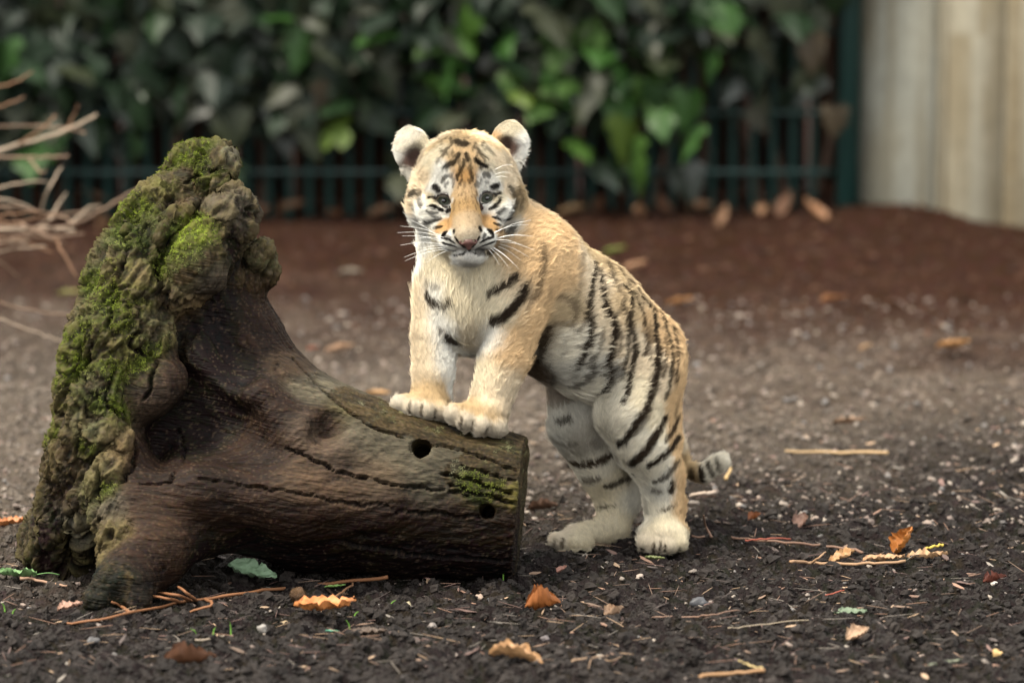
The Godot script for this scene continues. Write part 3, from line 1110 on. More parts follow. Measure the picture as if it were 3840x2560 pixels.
	# cracks, and the torn edges of the bark
	var cr := Coat.new()
	cr.body = f
	cr.fat = 1.3
	var K := Color(0, 0, 0)
	cr.mark([[290, 355], [330, 395], [370, 425], [395, 434], [410, 441]], 2.4, K); cr.mark([[430, 444], [455, 447], [480, 455], [518, 470]], 2.2, K)
	cr.mark([[285, 448], [320, 462], [360, 477], [400, 484], [440, 490], [470, 495]], 2.0, K, 0.8); cr.mark([[200, 478], [250, 486], [300, 492], [340, 502], [390, 505]], 1.8, K, 0.6)
	cr.mark([[330, 540], [380, 548], [430, 556], [480, 558], [505, 560]], 4.0, K, 0.9); cr.mark([[395, 512], [440, 513], [480, 518]], 2.0, K, 0.7); cr.mark([[440, 472], [470, 480], [512, 492]], 2.6, K, 0.9); cr.mark([[450, 484], [480, 494], [515, 503]], 2.2, K, 0.9); cr.mark([[460, 465], [490, 472], [520, 482]], 1.8, K, 0.8)
	cr.mark([[137, 440], [133, 465], [120, 482]], 3.0, K); cr.mark([[178, 430], [184, 455], [172, 475], [168, 482], [140, 483]], 2.2, K, 0.9); cr.mark([[157, 362], [150, 385], [143, 400]], 2.6, K, 0.9); cr.mark([[160, 245], [155, 265], [158, 280]], 2.4, K); cr.mark([[200, 215], [175, 235], [160, 250]], 2.6, K); cr.mark([[300, 340], [320, 365]], 2.0, K, 0.9)
	cr.mark([[118, 372], [105, 395], [118, 420]], 3.0, K); cr.mark([[140, 330], [130, 345], [150, 355]], 3.0, K, 0.9); cr.mark([[185, 182], [215, 172]], 2.4, K, 0.7); cr.mark([[95, 330], [90, 360], [85, 385]], 2.6, K, 0.9); cr.mark([[115, 300], [108, 330]], 2.6, K, 0.9); cr.mark([[100, 450], [85, 480]], 2.6, K, 0.9); cr.mark([[128, 250], [118, 280]], 2.4, K, 0.9)
	cr.mark([[247, 212]], 7, K, 0.9); cr.mark([[170, 201]], 9, K, 0.9); cr.mark([[111, 466]], 6, K, 0.8); cr.mark([[100, 492]], 6, K, 0.8); cr.mark([[112, 535]], 7, K, 0.8); cr.mark([[98, 520]], 5, K, 0.8)
	var o := thing("log", floor_at(300, 560), "dark uprooted log with mossy gnarled root end and drilled holes", "log")
	o.basis = Basis(Vector3(0, 0, 1), deg_to_rad(-8.5))
	var ridge := noise(71, 15.0, 3, FastNoiseLite.TYPE_SIMPLEX_SMOOTH, FastNoiseLite.FRACTAL_RIDGED)
	ridge.domain_warp_enabled = true
	ridge.domain_warp_amplitude = 0.03
	ridge.domain_warp_frequency = 12.0
	var cells := noise(77, 55.0, 2, FastNoiseLite.TYPE_CELLULAR)
	cells.cellular_return_type = FastNoiseLite.RETURN_DISTANCE2_SUB
	var fine := noise(73, 170.0, 3)
	var tone := noise(74, 9.0, 4)
	var spots := noise(75, 190.0, 2)
	var fibre := noise(76, 150.0, 3)
	var wide := noise(78, 45.0, 3)
	var runs: Array[Vector3] = []
	for a in [-60, -35, -10, 15, 40, 65, 90]:
		runs.append(look * Vector3(cos(deg_to_rad(a)), sin(deg_to_rad(a)), 0.0))
	var lie := look * Vector3(0.35, 0.93, 0.0)
	var n := f.V.size()
	var c := PackedColorArray(); c.resize(n)
	var fuzz := []
	var wilds := PackedFloat32Array(); wilds.resize(n)
	var fuzz_tint := PackedColorArray()
	for i in n:
		var p := f.V[i]
		var b := k.base(p)
		var g: Vector3 = b[2]
		g = (g - f.N[i] * g.dot(f.N[i])).normalized()
		var amp: float = b[1] / 0.0014
		var fib := 0.0
		var long := 0.0
		var total := 1e-6
		for d in runs:
			var w := pow(absf(g.dot(d)), 10.0)
			if w > 0.04:
				var along: Vector3 = p - d * p.dot(d) * 0.93
				fib += fibre.get_noise_3dv(along) * w
				long += wide.get_noise_3dv(along) * w
				total += w
		fib /= total
		long /= total
		var rid := ridge.get_noise_3dv(p - lie * p.dot(lie) * 0.68)
		var cell := cells.get_noise_3dv(p)
		var wob := Vector3(spots.get_noise_3dv(p * 0.2), spots.get_noise_3dv(p * 0.2 + Vector3(4, 0, 0)), 0.0) * 0.005
		var crack := 1.0 - (cr.over(p + wob, Vector3.ONE)).x
		var wild := smoothstep(1.6, 5.0, amp)
		wilds[i] = wild
		var up := wild * (0.017 * rid + 0.003 * (cell + 0.2) + 0.003) + (0.0002 + 0.0006 * wild) * fine.get_noise_3dv(p)
		up += (1.0 - wild) * amp * 0.0014 * (1.5 * fib + 1.9 * long)
		var burl := sin(tone.get_noise_3dv((p - lie * p.dot(lie) * 0.6) * 1.7) * 20.0 + 2.0 * rid)
		up += wild * 0.0024 * burl
		up -= crack * 0.0085
		f.V[i] = o.basis.inverse() * (p + f.N[i] * up - o.position)
		f.N[i] = o.basis.inverse() * f.N[i]
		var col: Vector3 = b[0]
		var t := tone.get_noise_3dv(p)
		var s := spots.get_noise_3dv(p)
		var green := clampf((col.y - col.x * 0.97) / maxf(col.y, 0.001) * 3.0, 0.0, 1.0)
		if green > 0.02:
			var bark_ := Vector3(0.12, 0.095, 0.05) * (1.0 + 0.6 * s)
			var grown := smoothstep(0.0, 0.45, green * 0.95 + 0.7 * tone.get_noise_3dv(p * 3.0) + 0.25 * fine.get_noise_3dv(p * 0.5))
			var bright := col.length()
			col = bark_.lerp(Vector3(col.x * 0.6, col.y * 0.58, col.z * 0.5) * (1.0 + 0.5 * s), grown)
			if grown > 0.75 and f.N[i].y > -0.3 and rng.randf() < 0.22 and bright > 0.1:
				var y := f.N[i]
				var z := y.cross(Vector3(rng.randf() - 0.5, rng.randf() - 0.5, rng.randf() - 0.5)).normalized()
				var h := rng.randf_range(0.0025, 0.006)
				fuzz.append(Transform3D(Basis(y.cross(z) * 0.0026, y * h, z * h * 0.6), f.V[i]))
				fuzz_tint.append(Color(col.x, col.y, col.z) * rng.randf_range(0.7, 1.2))
		# pale ridges and dark crevices of old bark
		col *= 1.0 + 0.3 * t + 0.3 * s + (0.8 * fib + 0.7 * long) * (1.0 - wild)
		col = col.lerp(Vector3(0.26, 0.2, 0.1), wild * smoothstep(0.25, 0.75, rid) * 0.55)
		col = col.lerp(Vector3(0.016, 0.012, 0.009), wild * maxf(smoothstep(0.1, -0.5, rid) * 0.8, smoothstep(-0.1, -0.9, burl) * 0.7))
		col = col.lerp(Vector3(0.01, 0.008, 0.006), crack * 0.9)
		if s > 0.42:
			col = col.lerp(Vector3(0.22, 0.17, 0.13), 0.5)
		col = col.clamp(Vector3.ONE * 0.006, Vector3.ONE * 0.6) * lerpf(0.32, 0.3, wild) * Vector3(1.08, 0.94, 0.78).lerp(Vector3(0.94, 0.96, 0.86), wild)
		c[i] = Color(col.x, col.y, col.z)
	f.remesh_normals()
	var m := mat(Color(1, 1, 1), 0.7, 0.24)
	var grain_map := Image.create(512, 512, false, Image.FORMAT_RGB8)
	var g1 := noise(81, 0.11, 3)
	var g2 := noise(82, 0.03, 3)
	var g3 := noise(83, 0.3, 2)
	for y in 512:
		for x in 512:
			# blended across the border so that it repeats without a seam
			var q := 0.0
			for t in [[0, 0], [512, 0], [0, 512], [512, 512]]:
				var w: float = (x / 512.0 if t[0] == 0 else 1.0 - x / 512.0) * (y / 512.0 if t[1] == 0 else 1.0 - y / 512.0)
				var u: float = x + t[0]
				var h: float = y + t[1]
				h += 6.0 * g2.get_noise_2d(u * 0.3, h)
				q += w * (0.9 * g1.get_noise_2d(u * 0.06, h) + 0.7 * g2.get_noise_2d(u * 0.15, h) + 0.35 * g3.get_noise_2d(u * 0.12, h))
			q = clampf(0.78 + 0.55 * q, 0.2, 1.0)
			grain_map.set_pixel(x, y, Color(q, q, q))
	var fibres := ImageTexture.create_from_image(grain_map)
	m.albedo_texture = fibres
	m.heightmap_enabled = true
	m.heightmap_texture = fibres
	m.heightmap_scale = 0.32
	m.uv1_triplanar = true
	m.uv1_scale = Vector3(3.5, 3.5, 3.5)
	# the smooth wood and the rough bark are two parts
	var smooth_t := PackedInt32Array()
	var rough_t := PackedInt32Array()
	for i in range(0, f.T.size(), 3):
		var to := rough_t if wilds[f.T[i]] + wilds[f.T[i + 1]] + wilds[f.T[i + 2]] > 1.2 else smooth_t
		to.append(f.T[i])
		to.append(f.T[i + 1])
		to.append(f.T[i + 2])
	var crust := mat(Color(1, 1, 1), 0.8, 0.25)
	crust.heightmap_enabled = true
	crust.heightmap_texture = grit_texture(8, 0.03, 4)
	crust.heightmap_scale = 0.3
	crust.uv1_triplanar = true
	crust.uv1_scale = Vector3(7, 4, 7)
	put("wood", mesh_of(f.V, f.N, c, smooth_t), m, o)
	put("bark", mesh_of(f.V, f.N, c, rough_t), crust, o)
	scatter("moss", tuft(6, 5, 0.2, 0.0), mat(Color(1, 1, 1), 0.9, 0.2), fuzz, fuzz_tint, o)
	lap("log")

# ---------------------------------------------------------------- the cub

func cub_field() -> Field:
	var f := Field.new()
	f.eye = eye
	f.look = look
	# trunk
	f.limb(463, 228, 6, 44, 470, 292, 0, 49, 20)
	f.limb(490, 215, 10, 38, 515, 262, 15, 50, 20)
	f.limb(485, 285, 5, 44, 525, 272, 25, 55, 24)
	f.limb(525, 274, 25, 55, 580, 318, 70, 58, 24)
	f.limb(580, 318, 70, 58, 628, 356, 112, 52, 24)
	f.limb(560, 330, 55, 50, 590, 350, 75, 48, 20)
	f.limb(610, 325, 100, 36, 648, 352, 112, 32, 20)
	f.ball(472, 315, -12, 38, 40, 34, 16)
	# front legs: the right one on the left of the picture
	f.chain([[442, 290, -4, 26], [435, 335, -13, 21.5], [433.5, 372, -16, 19], [432, 398, -18, 17.5]], 12, 3)
	f.chain([[522, 258, 0, 44], [514, 315, -22, 28], [504, 358, -26, 23.5], [492, 396, -30, 18.5], [488, 408, -32, 18]], 14, 3)
	paw(f, Vector3(428, 403, -26), [[400, 404, -38], [412, 408.5, -43], [427, 411, -45], [441, 411.5, -41]], 11, 8.2)
	paw(f, Vector3(484, 414, -40), [[455, 414, -52], [467, 421, -57], [482, 426, -58], [497, 427.5, -52]], 12, 9.0)
	# hind legs
	f.chain([[638, 372, 80, 44], [628, 414, 60, 31], [641, 446, 63, 25], [661, 474, 78, 21.5], [665, 505, 82, 18.5], [664, 530, 76, 17]], 14, 5)
	f.limb(640, 372, 95, 40, 661, 440, 88, 20, 16)
	paw(f, Vector3(664, 536, 68), [[646, 543, 56], [657, 545.5, 52], [669, 545.5, 52], [680, 543, 57]], 14, 7.6)
	f.chain([[590, 380, 120, 44], [582, 424, 108, 32], [606, 470, 118, 25], [618, 500, 126, 20], [612, 528, 120, 15]], 14, 5)
	f.limb(612, 530, 118, 13, 580, 538, 104, 11.5, 8)
	paw(f, Vector3(582, 536, 100), [[557, 540, 90], [564, 543, 84], [576, 543.5, 82], [587, 543, 86]], 8.6, 6.4)
	# tail
	f.chain([[648, 360, 130, 14], [668, 420, 165, 9], [684, 468, 170, 7.5], [702, 473, 165, 8.5], [720, 462, 160, 8.2]], 8, 2)
	# head
	f.ball(465, 175, -18, 50, 43, 50, 14, -3.7)
	f.ball(464, 168, -48, 36, 30, 24, 16, -3.7, 30)
	f.ball(426, 203, -22, 17, 24, 22, 14, 12)
	f.ball(506, 200, -22, 17, 24, 22, 14, -12)
	f.ball(440, 212, -50, 19, 17, 17, 14)
	f.ball(491, 209, -50, 19, 17, 17, 14)
	f.ball(443, 188, -58, 14, 8, 9, 10, -3.7)
	f.ball(485.5, 185, -58, 14, 8, 9, 10, -3.7)
	f.limb(464, 182, -58, 15, 467, 234, -95, 11.5, 11)
	f.limb(466, 222, -84, 15, 467.5, 234, -92, 13, 8)
	f.ball(454, 239, -80, 14, 10.5, 15, 7, -14)
	f.ball(481, 237.5, -80, 14, 10.5, 15, 7, 14)
	f.ball(446, 232, -66, 12, 12, 13, 9)
	f.ball(488, 230, -66, 12, 12, 13, 9)
	f.ball(468.5, 256.5, -77, 15, 9, 14, 6)
	f.ball(468.5, 240, -40, 30, 22, 24, 14)
	# ears
	ear(f, 413.5, 152.5, -2, 1.0, -14)
	ear(f, 508, 146.5, -2, -1.0, 10)
	# eye sockets
	f.ball(443.6, 200.2, -65, 8.4, 6.0, 25, 2.0, 14, 0, 0, 10)
	f.ball(487.0, 197.7, -65, 8.4, 6.0, 25, 2.0, -18, 0, 0, 10)
	# mouth line and nostrils
	f.chain([[447, 254.0, -82, 1.6], [457, 255.3, -92, 1.6], [468, 250.5, -98, 1.5], [478, 254.8, -92, 1.6], [490, 252.6, -82, 1.6]], 2.5, 2.5, 10)
	return f


func paw(f: Field, palm: Vector3, toes: Array, r: float, toe: float) -> void:
	f.ball(palm.x, palm.y - 1.0, palm.z, r * 1.75, r * 1.0, r * 1.45, 10)
	for t in toes:
		f.limb(lerpf(t[0], palm.x, 0.45), lerpf(t[1], palm.y, 0.6) - 1.0, lerpf(t[2], palm.z, 0.5), toe * 0.9, t[0], t[1], t[2], toe, 4.6)


func ear(f: Field, x: float, y: float, z: float, side: float, roll: float) -> void:
	f.ball(x, y, z, 18.5, 26.5, 9, 7, roll, 0, -14 * side)
	f.ball(x + 9 * side, y + 18, z - 2, 13, 12, 10, 8, roll)
	f.ball(x + 4.5 * side, y + 5, z - 10, 10.5, 17, 9, 3.5, roll, 0, -14 * side, 10)


func cub_coat(f: Field) -> Coat:
	var k := Coat.new()
	k.body = f
	var O := Color(0.68, 0.47, 0.26)
	var o2 := Color(0.76, 0.63, 0.45)
	var deep := Color(0.6, 0.35, 0.14)
	var C := Color(0.76, 0.67, 0.49)
	var W := Color(0.84, 0.82, 0.75)
	var G := Color(0.64, 0.61, 0.53)
	var tan_ := Color(0.5, 0.36, 0.2)
	var pw := Color(0.66, 0.58, 0.46)
	var cw := Color(0.77, 0.71, 0.58)
	var pink := Color(0.1, 0.062, 0.05)
	var black := Color(0.009, 0.007, 0.006)
	var brown := Color(0.055, 0.036, 0.022)
	# head
	k.zoom = 0.10884; k.ox = 378.7; k.oy = 112.0
	k.blob(760, 220, 130, Color(0.66, 0.5, 0.3), 9, 90); k.blob(790, 380, 100, Color(0.68, 0.49, 0.28), 7, 90); k.blob(600, 230, 60, o2, 9, 110); k.blob(930, 220, 60, o2, 9, 75)
	k.blob(790, 560, 60, deep, 5, 90); k.blob(790, 720, 72, Color(0.62, 0.44, 0.25), 3.5, 90); k.blob(790, 840, 78, Color(0.52, 0.34, 0.16), 2.5, 90)
	k.blob(820, 980, 75, Color(0.58, 0.44, 0.28), 1.8, 90); k.blob(820, 1110, 70, Color(0.6, 0.5, 0.36), 1.5, 90); k.blob(820, 1160, 35, Color(0.62, 0.54, 0.42), 1.4, 90)
	k.blob(640, 1040, 60, Color(0.62, 0.38, 0.17), 3, 180); k.blob(1000, 1000, 60, Color(0.62, 0.38, 0.17), 3, 0)
	k.blob(590, 610, 70, W, 6, 105); k.blob(560, 700, 45, W, 5, 120); k.blob(640, 700, 30, W, 4, 95)
	k.blob(1010, 590, 70, W, 6, 75); k.blob(965, 690, 45, W, 5, 80); k.blob(1060, 640, 40, W, 6, 60)
	k.blob(610, 890, 35, W, 3, 200); k.blob(990, 860, 38, W, 3, -20); k.blob(678, 800, 14, W, 2, 100); k.blob(910, 790, 14, W, 2, 80)
	k.blob(440, 940, 75, W, 9, 190); k.blob(500, 820, 45, C, 6, 185); k.blob(1140, 950, 70, W, 9, -10); k.blob(1090, 800, 40, C, 6, 0)
	k.blob(320, 770, 75, o2, 13, 190); k.blob(300, 680, 50, C, 12, 180); k.blob(380, 880, 50, W, 13, 200); k.blob(430, 1060, 50, W, 12, 215)
	k.blob(1180, 640, 60, o2, 10, 0); k.blob(1270, 760, 60, Color(0.34, 0.25, 0.14), 13, -10); k.blob(1230, 920, 50, Color(0.4, 0.32, 0.2), 13, -20); k.blob(1180, 1080, 60, G, 10, -30)
	k.blob(600, 1180, 65, W, 4, 195); k.blob(1020, 1170, 60, W, 4, -15); k.blob(700, 1230, 30, W, 3, 200); k.blob(920, 1220, 30, W, 3, -20)
	k.blob(820, 1350, 80, Color(0.86, 0.83, 0.77), 6, -90); k.blob(700, 1340, 50, W, 6, -110); k.blob(930, 1340, 50, W, 6, -70); k.blob(820, 1430, 70, W, 12, -90)
	k.blob(480, 450, 60, C, 8, 150); k.blob(430, 560, 50, o2, 9, 170); k.blob(1080, 450, 55, o2, 8, 30); k.blob(1100, 560, 40, C, 8, 20)
	k.blob(560, 490, 50, W, 7, 110); k.blob(600, 330, 50, C, 8, 110); k.blob(1010, 480, 50, C, 7, 70); k.blob(960, 330, 50, C, 8, 70)
	k.blob(210, 260, 70, Color(0.8, 0.74, 0.62), 8.5, 150); k.blob(310, 190, 60, Color(0.8, 0.74, 0.62), 8.5, 100); k.blob(420, 270, 55, C, 5, 60); k.blob(170, 380, 45, W, 7, 190); k.blob(315, 420, 62, pink, 2.0, -90); k.blob(345, 485, 30, pink, 2.0, -80); k.blob(250, 580, 45, G, 10, 70); k.blob(410, 390, 35, Color(0.5, 0.4, 0.28), 7, 150)
	k.blob(1220, 130, 70, C, 6, 60); k.blob(1310, 230, 50, W, 10, 10); k.blob(1320, 380, 45, W, 10, -10); k.blob(1070, 240, 50, O, 5, 120); k.blob(1190, 285, 58, pink, 2.0, -90); k.blob(1240, 340, 42, pink, 2.0, -90); k.blob(1290, 480, 50, G, 11, 60); k.blob(1150, 390, 30, Color(0.6, 0.5, 0.36), 7, 50)
	k.blob(520, 1250, 60, W, 12, 220); k.blob(1110, 1250, 60, Color(0.3, 0.25, 0.18), 8, -50)
	# body
	k.zoom = 0.22109; k.ox = 373.3; k.oy = 240.0
	k.blob(400, 190, 90, C, 15, -90); k.blob(420, 330, 70, C, 16, -90); k.blob(440, 440, 40, Color(0.5, 0.42, 0.3), 14, -90); k.blob(290, 160, 60, C, 14, -85); k.blob(500, 180, 60, C, 14, -80); k.blob(215, 100, 50, W, 14, -95); k.blob(330, 90, 50, C, 12, -90)
	k.blob(210, 290, 50, o2, 12, -95); k.blob(280, 260, 45, W, 12, -90); k.blob(205, 440, 55, o2, 9, -95); k.blob(320, 420, 55, W, 10, -80); k.blob(330, 560, 45, W, 8, -85); k.blob(220, 580, 55, o2, 8, -95)
	k.blob(230, 695, 48, tan_, 6, -110); k.blob(150, 715, 34, tan_, 6, -120); k.blob(300, 745, 34, tan_, 6, -100); k.blob(130, 720, 30, G, 4, -120); k.blob(120, 770, 35, pw, 6, -100); k.blob(200, 770, 35, pw, 6, -100); k.blob(290, 790, 40, pw, 6, -90); k.blob(300, 720, 35, tan_, 5, -100); k.blob(350, 690, 30, W, 6, -80)
	k.blob(620, 250, 65, o2, 12, -38); k.blob(720, 330, 80, O, 12, -38); k.blob(680, 110, 90, O, 12, -38); k.blob(760, 190, 70, O, 12, -38); k.blob(580, 320, 50, C, 13, -38)
	k.blob(525, 470, 45, W, 10, -95); k.blob(620, 530, 65, O, 10, -38); k.blob(700, 540, 55, O, 10, -38); k.blob(515, 610, 40, C, 8, -95); k.blob(600, 650, 55, o2, 8, -85); k.blob(670, 660, 40, tan_, 9, -75)
	k.blob(560, 740, 50, o2, 6, -95); k.blob(440, 770, 38, tan_, 6, -115); k.blob(390, 755, 26, tan_, 6, -120); k.blob(540, 800, 36, tan_, 6, -95); k.blob(360, 780, 30, pw, 6, -110); k.blob(420, 815, 30, pw, 6, -100); k.blob(490, 845, 32, pw, 6, -95); k.blob(560, 865, 32, pw, 6, -90); k.blob(480, 780, 28, tan_, 4, -110)
	k.blob(860, 130, 80, O, 12, -18); k.blob(980, 170, 75, o2, 12, -18); k.blob(860, 310, 60, Color(0.55, 0.43, 0.27), 12, -18); k.blob(860, 480, 55, cw, 14, -18); k.blob(950, 470, 50, cw, 13, -18); k.blob(1040, 400, 55, o2, 11, -18)
	k.blob(1120, 310, 70, Color(0.56, 0.42, 0.25), 11, -18); k.blob(1250, 380, 60, O, 10, -18); k.blob(1330, 450, 60, O, 10, -18); k.blob(1380, 600, 55, O, 9, -35); k.blob(1210, 560, 50, o2, 9, -35); k.blob(1150, 480, 50, o2, 10, -18); k.blob(1000, 90, 60, Color(0.58, 0.44, 0.26), 12, -18); k.blob(1200, 250, 55, Color(0.55, 0.42, 0.26), 11, -18)
	k.blob(880, 590, 50, G, 16, -35); k.blob(960, 660, 50, cw, 18, -35); k.blob(1010, 610, 40, G, 15, -35); k.blob(760, 600, 35, Color(0.13, 0.09, 0.06), 12, -90); k.blob(750, 680, 40, Color(0.1, 0.07, 0.05), 14, -90); k.blob(830, 700, 40, Color(0.3, 0.25, 0.2), 14, -100); k.blob(760, 440, 35, Color(0.25, 0.19, 0.12), 10, -38)
	k.blob(1080, 720, 45, cw, 14, -35); k.blob(1190, 690, 50, C, 10, -35); k.blob(1290, 640, 50, o2, 9, -35); k.blob(1350, 760, 55, O, 9, -50); k.blob(1100, 860, 50, cw, 13, -50); k.blob(1170, 950, 45, cw, 12, -50); k.blob(1240, 1000, 45, cw, 10, -50); k.blob(1370, 900, 50, O, 9, -50); k.blob(1290, 830, 45, C, 9, -50)
	k.blob(1220, 1080, 45, cw, 9, -100); k.blob(1290, 1140, 45, G, 9, -90); k.blob(1395, 1120, 45, O, 8, -90); k.blob(1250, 1240, 50, cw, 8, -95); k.blob(1400, 1230, 40, O, 7, -90); k.blob(1310, 1300, 50, C, 5, -95); k.blob(1300, 1370, 50, pw, 6, -90); k.blob(1390, 1360, 40, C, 4, -80)
	k.blob(770, 790, 50, cw, 11, -110); k.blob(860, 870, 55, G, 10, -100); k.blob(950, 930, 55, Color(0.45, 0.41, 0.34), 9, -90); k.blob(850, 970, 50, cw, 12, -110); k.blob(1000, 1040, 50, cw, 9, -100); k.blob(1090, 1150, 55, C, 9, -95); k.blob(980, 1240, 45, cw, 8, -110); k.blob(1060, 1270, 45, C, 8, -100); k.blob(850, 1340, 45, pw, 6, -150); k.blob(930, 1360, 45, C, 5, -150); k.blob(1150, 1170, 40, G, 8, -90)
	k.blob(1440, 1040, 25, tan_, 6, -50); k.blob(1500, 1020, 30, cw, 7, -50); k.blob(1545, 1000, 30, cw, 8, -50)
	# stripes of the body; shade painted behind elbow, between toes and hind legs
	k.fat = 2.1
	black = Color(0.03, 0.021, 0.014)
	k.mark([[246, 245], [264, 285], [330, 300], [352, 282]], 17, black, 0.85); k.mark([[245, 200], [270, 212], [300, 218]], 14, brown, 0.4)
	k.mark([[515, 245], [560, 225], [610, 195], [650, 160]], 19, black, 0.85); k.mark([[530, 362], [590, 345], [640, 300], [672, 250], [690, 205]], 22, black, 0.9); k.mark([[540, 368], [590, 358]], 24, black, 0.8)
	k.mark([[700, 275], [735, 240], [745, 200]], 18, brown, 0.6); k.mark([[335, 440], [380, 462]], 22, black, 0.85); k.mark([[300, 405], [345, 425]], 12, brown, 0.6)
	k.mark([[470, 40], [520, 50], [500, 55]], 26, black, 0.7)
	k.mark([[770, 390], [830, 370], [880, 380]], 14, brown, 0.4)
	k.zoom = 0.1361; k.ox = 528.0; k.oy = 240.0
	k.fat = 1.3
	k.mark([[112, 30], [108, 200], [80, 330], [50, 430]], 36, brown, 0.6); k.mark([[30, 380], [0, 470], [-20, 540]], 30, brown, 0.4)
	k.mark([[215, 400], [320, 460], [345, 550], [310, 640]], 42, brown, 0.55); k.mark([[150, 630], [122, 720], [95, 830], [60, 900]], 62, brown, 0.75)  # the wide second mark is painted shadow behind the elbow
	k.mark([[250, 680], [270, 780], [240, 860]], 26, brown, 0.3)
	k.mark([[400, 90], [375, 280], [350, 430]], 40, brown, 0.35); k.mark([[300, 60], [300, 200]], 26, brown, 0.2)
	k.mark([[490, 180], [455, 400], [440, 540], [458, 640], [440, 740], [390, 860], [345, 950]], 46, black, 0.85)
	k.mark([[475, 860], [465, 950], [425, 1010], [340, 1060]], 52, black, 0.7)
	k.mark([[520, 230], [545, 370], [570, 500], [622, 600], [628, 700], [610, 800], [580, 900], [600, 990], [555, 1090]], 50, black, 0.88)
	k.mark([[600, 250], [640, 340], [690, 430], [650, 540]], 34, brown, 0.6)
	k.mark([[640, 940], [625, 1010], [600, 1070]], 60, black, 0.6)
	k.mark([[690, 460], [715, 560], [727, 650], [725, 800], [705, 900], [688, 1010]], 36, black, 0.8)
	k.mark([[690, 330], [750, 420], [742, 590], [770, 720], [782, 850], [760, 920], [745, 1010], [735, 1100], [690, 1210]], 38, black, 0.85)
	k.mark([[770, 400], [830, 540], [850, 640], [868, 770], [850, 840]], 34, brown, 0.85)
	k.mark([[830, 420], [900, 510], [928, 600], [932, 700], [946, 800], [950, 920], [930, 1020], [905, 1120], [870, 1230], [800, 1340], [720, 1450], [670, 1500]], 52, black, 0.92)
	k.mark([[940, 480], [1000, 620], [1040, 790], [1050, 900], [1030, 1050], [1000, 1170]], 38, black, 0.8)
	k.mark([[1010, 1290], [950, 1400], [890, 1500], [820, 1590], [760, 1640]], 60, black, 0.92)
	k.mark([[1060, 640], [1085, 780], [1085, 900], [1075, 1050]], 34, brown, 0.8); k.mark([[1095, 1150], [1070, 1300]], 34, brown, 0.6)
	k.mark([[560, 130], [600, 210], [620, 290]], 36, brown, 0.70); k.mark([[640, 190], [700, 270], [740, 340]], 34, brown, 0.75); k.mark([[740, 300], [800, 370], [830, 440]], 34, brown, 0.80); k.mark([[830, 370], [890, 450], [930, 520]], 34, brown, 0.80); k.mark([[910, 420], [960, 520], [1000, 600]], 34, brown, 0.80)
	k.mark([[420, 520], [400, 600], [360, 680]], 32, brown, 0.60); k.mark([[540, 640], [530, 760], [490, 850]], 32, brown, 0.60); k.mark([[660, 620], [670, 740], [650, 860]], 30, brown, 0.65); k.mark([[1000, 700], [1005, 850], [985, 1000]], 32, brown, 0.75); k.mark([[880, 640], [895, 760], [890, 880]], 28, brown, 0.65)
	k.mark([[1095, 1300], [1060, 1400], [1000, 1480]], 40, brown, 0.85); k.mark([[900, 1240], [850, 1340], [780, 1420]], 26, brown, 0.55)
	k.zoom = 0.10546; k.ox = 533.3; k.oy = 400.0
	k.mark([[1370, 350], [1290, 470], [1200, 540], [1100, 610]], 64, black, 0.9); k.mark([[1385, 560], [1320, 640], [1240, 730], [1150, 770]], 48, black, 0.75)
	k.mark([[1312, 780], [1302, 860]], 56, black, 0.85); k.mark([[1140, 850], [1210, 862]], 42, brown, 0.6); k.mark([[1190, 1045], [1280, 1022], [1355, 985]], 22, brown, 0.7); k.mark([[1080, 960], [1090, 1060]], 50, brown, 0.3)
	k.mark([[240, 205], [350, 180]], 56, black, 0.65); k.mark([[330, 555], [420, 600], [600, 585], [740, 520]], 62, brown, 0.85); k.mark([[420, 750], [520, 765], [620, 740]], 56, brown, 0.65); k.mark([[200, 380], [300, 420], [420, 400]], 40, brown, 0.35)
	k.mark([[680, 815], [780, 785], [880, 740], [960, 695]], 46, black, 0.8); k.mark([[565, 1042], [690, 1002], [790, 1000]], 26, black, 0.75); k.mark([[545, 1150], [570, 1160]], 26, brown, 0.5); k.mark([[780, 500], [860, 650], [900, 760]], 90, brown, 0.5); k.mark([[550, 400], [620, 440]], 50, brown, 0.3)  # the widest mark paints the shade between the hind legs
	for t in [[1150, 1360], [1205, 1350], [1255, 1365], [1390, 1390], [1030, 1390], [285, 1310], [215, 1320]]:
		k.mark([[t[0], t[1]], [t[0] - 12, t[1] + 80]], 20, brown, 0.85)  # shade of the creases between hind toes, painted into the coat
	k.mark([[1500, 660], [1515, 740]], 50, brown, 0.7); k.mark([[1585, 640], [1612, 755]], 44, black, 0.85); k.mark([[1660, 600], [1700, 710]], 40, black, 0.8); k.mark([[1735, 560], [1770, 660]], 34, black, 0.75)
	k.zoom = 0.22109; k.ox = 373.3; k.oy = 240.0
	for t in [[170, 760], [225, 775], [280, 795], [405, 830], [455, 845], [515, 868]]:
		k.mark([[t[0], t[1] - 30], [t[0] - 6, t[1]], [t[0] - 3, t[1] + 22]], 9, brown, 0.7)  # painted shade in the slits between the front toes
	# markings of the head
	k.fat = 1.9
	black = Color(0.009, 0.007, 0.006)
	k.zoom = 0.10884; k.ox = 378.7; k.oy = 112.0
	k.mark([[715, 268], [750, 290], [810, 295]], 40, black, 0.8)
	k.mark([[740, 380], [715, 430]], 26, black, 0.8); k.mark([[800, 385], [825, 440]], 26, black, 0.8); k.mark([[690, 455], [650, 480], [610, 505]], 32, black, 0.8); k.mark([[890, 435], [930, 470], [990, 500]], 28, black, 0.85)
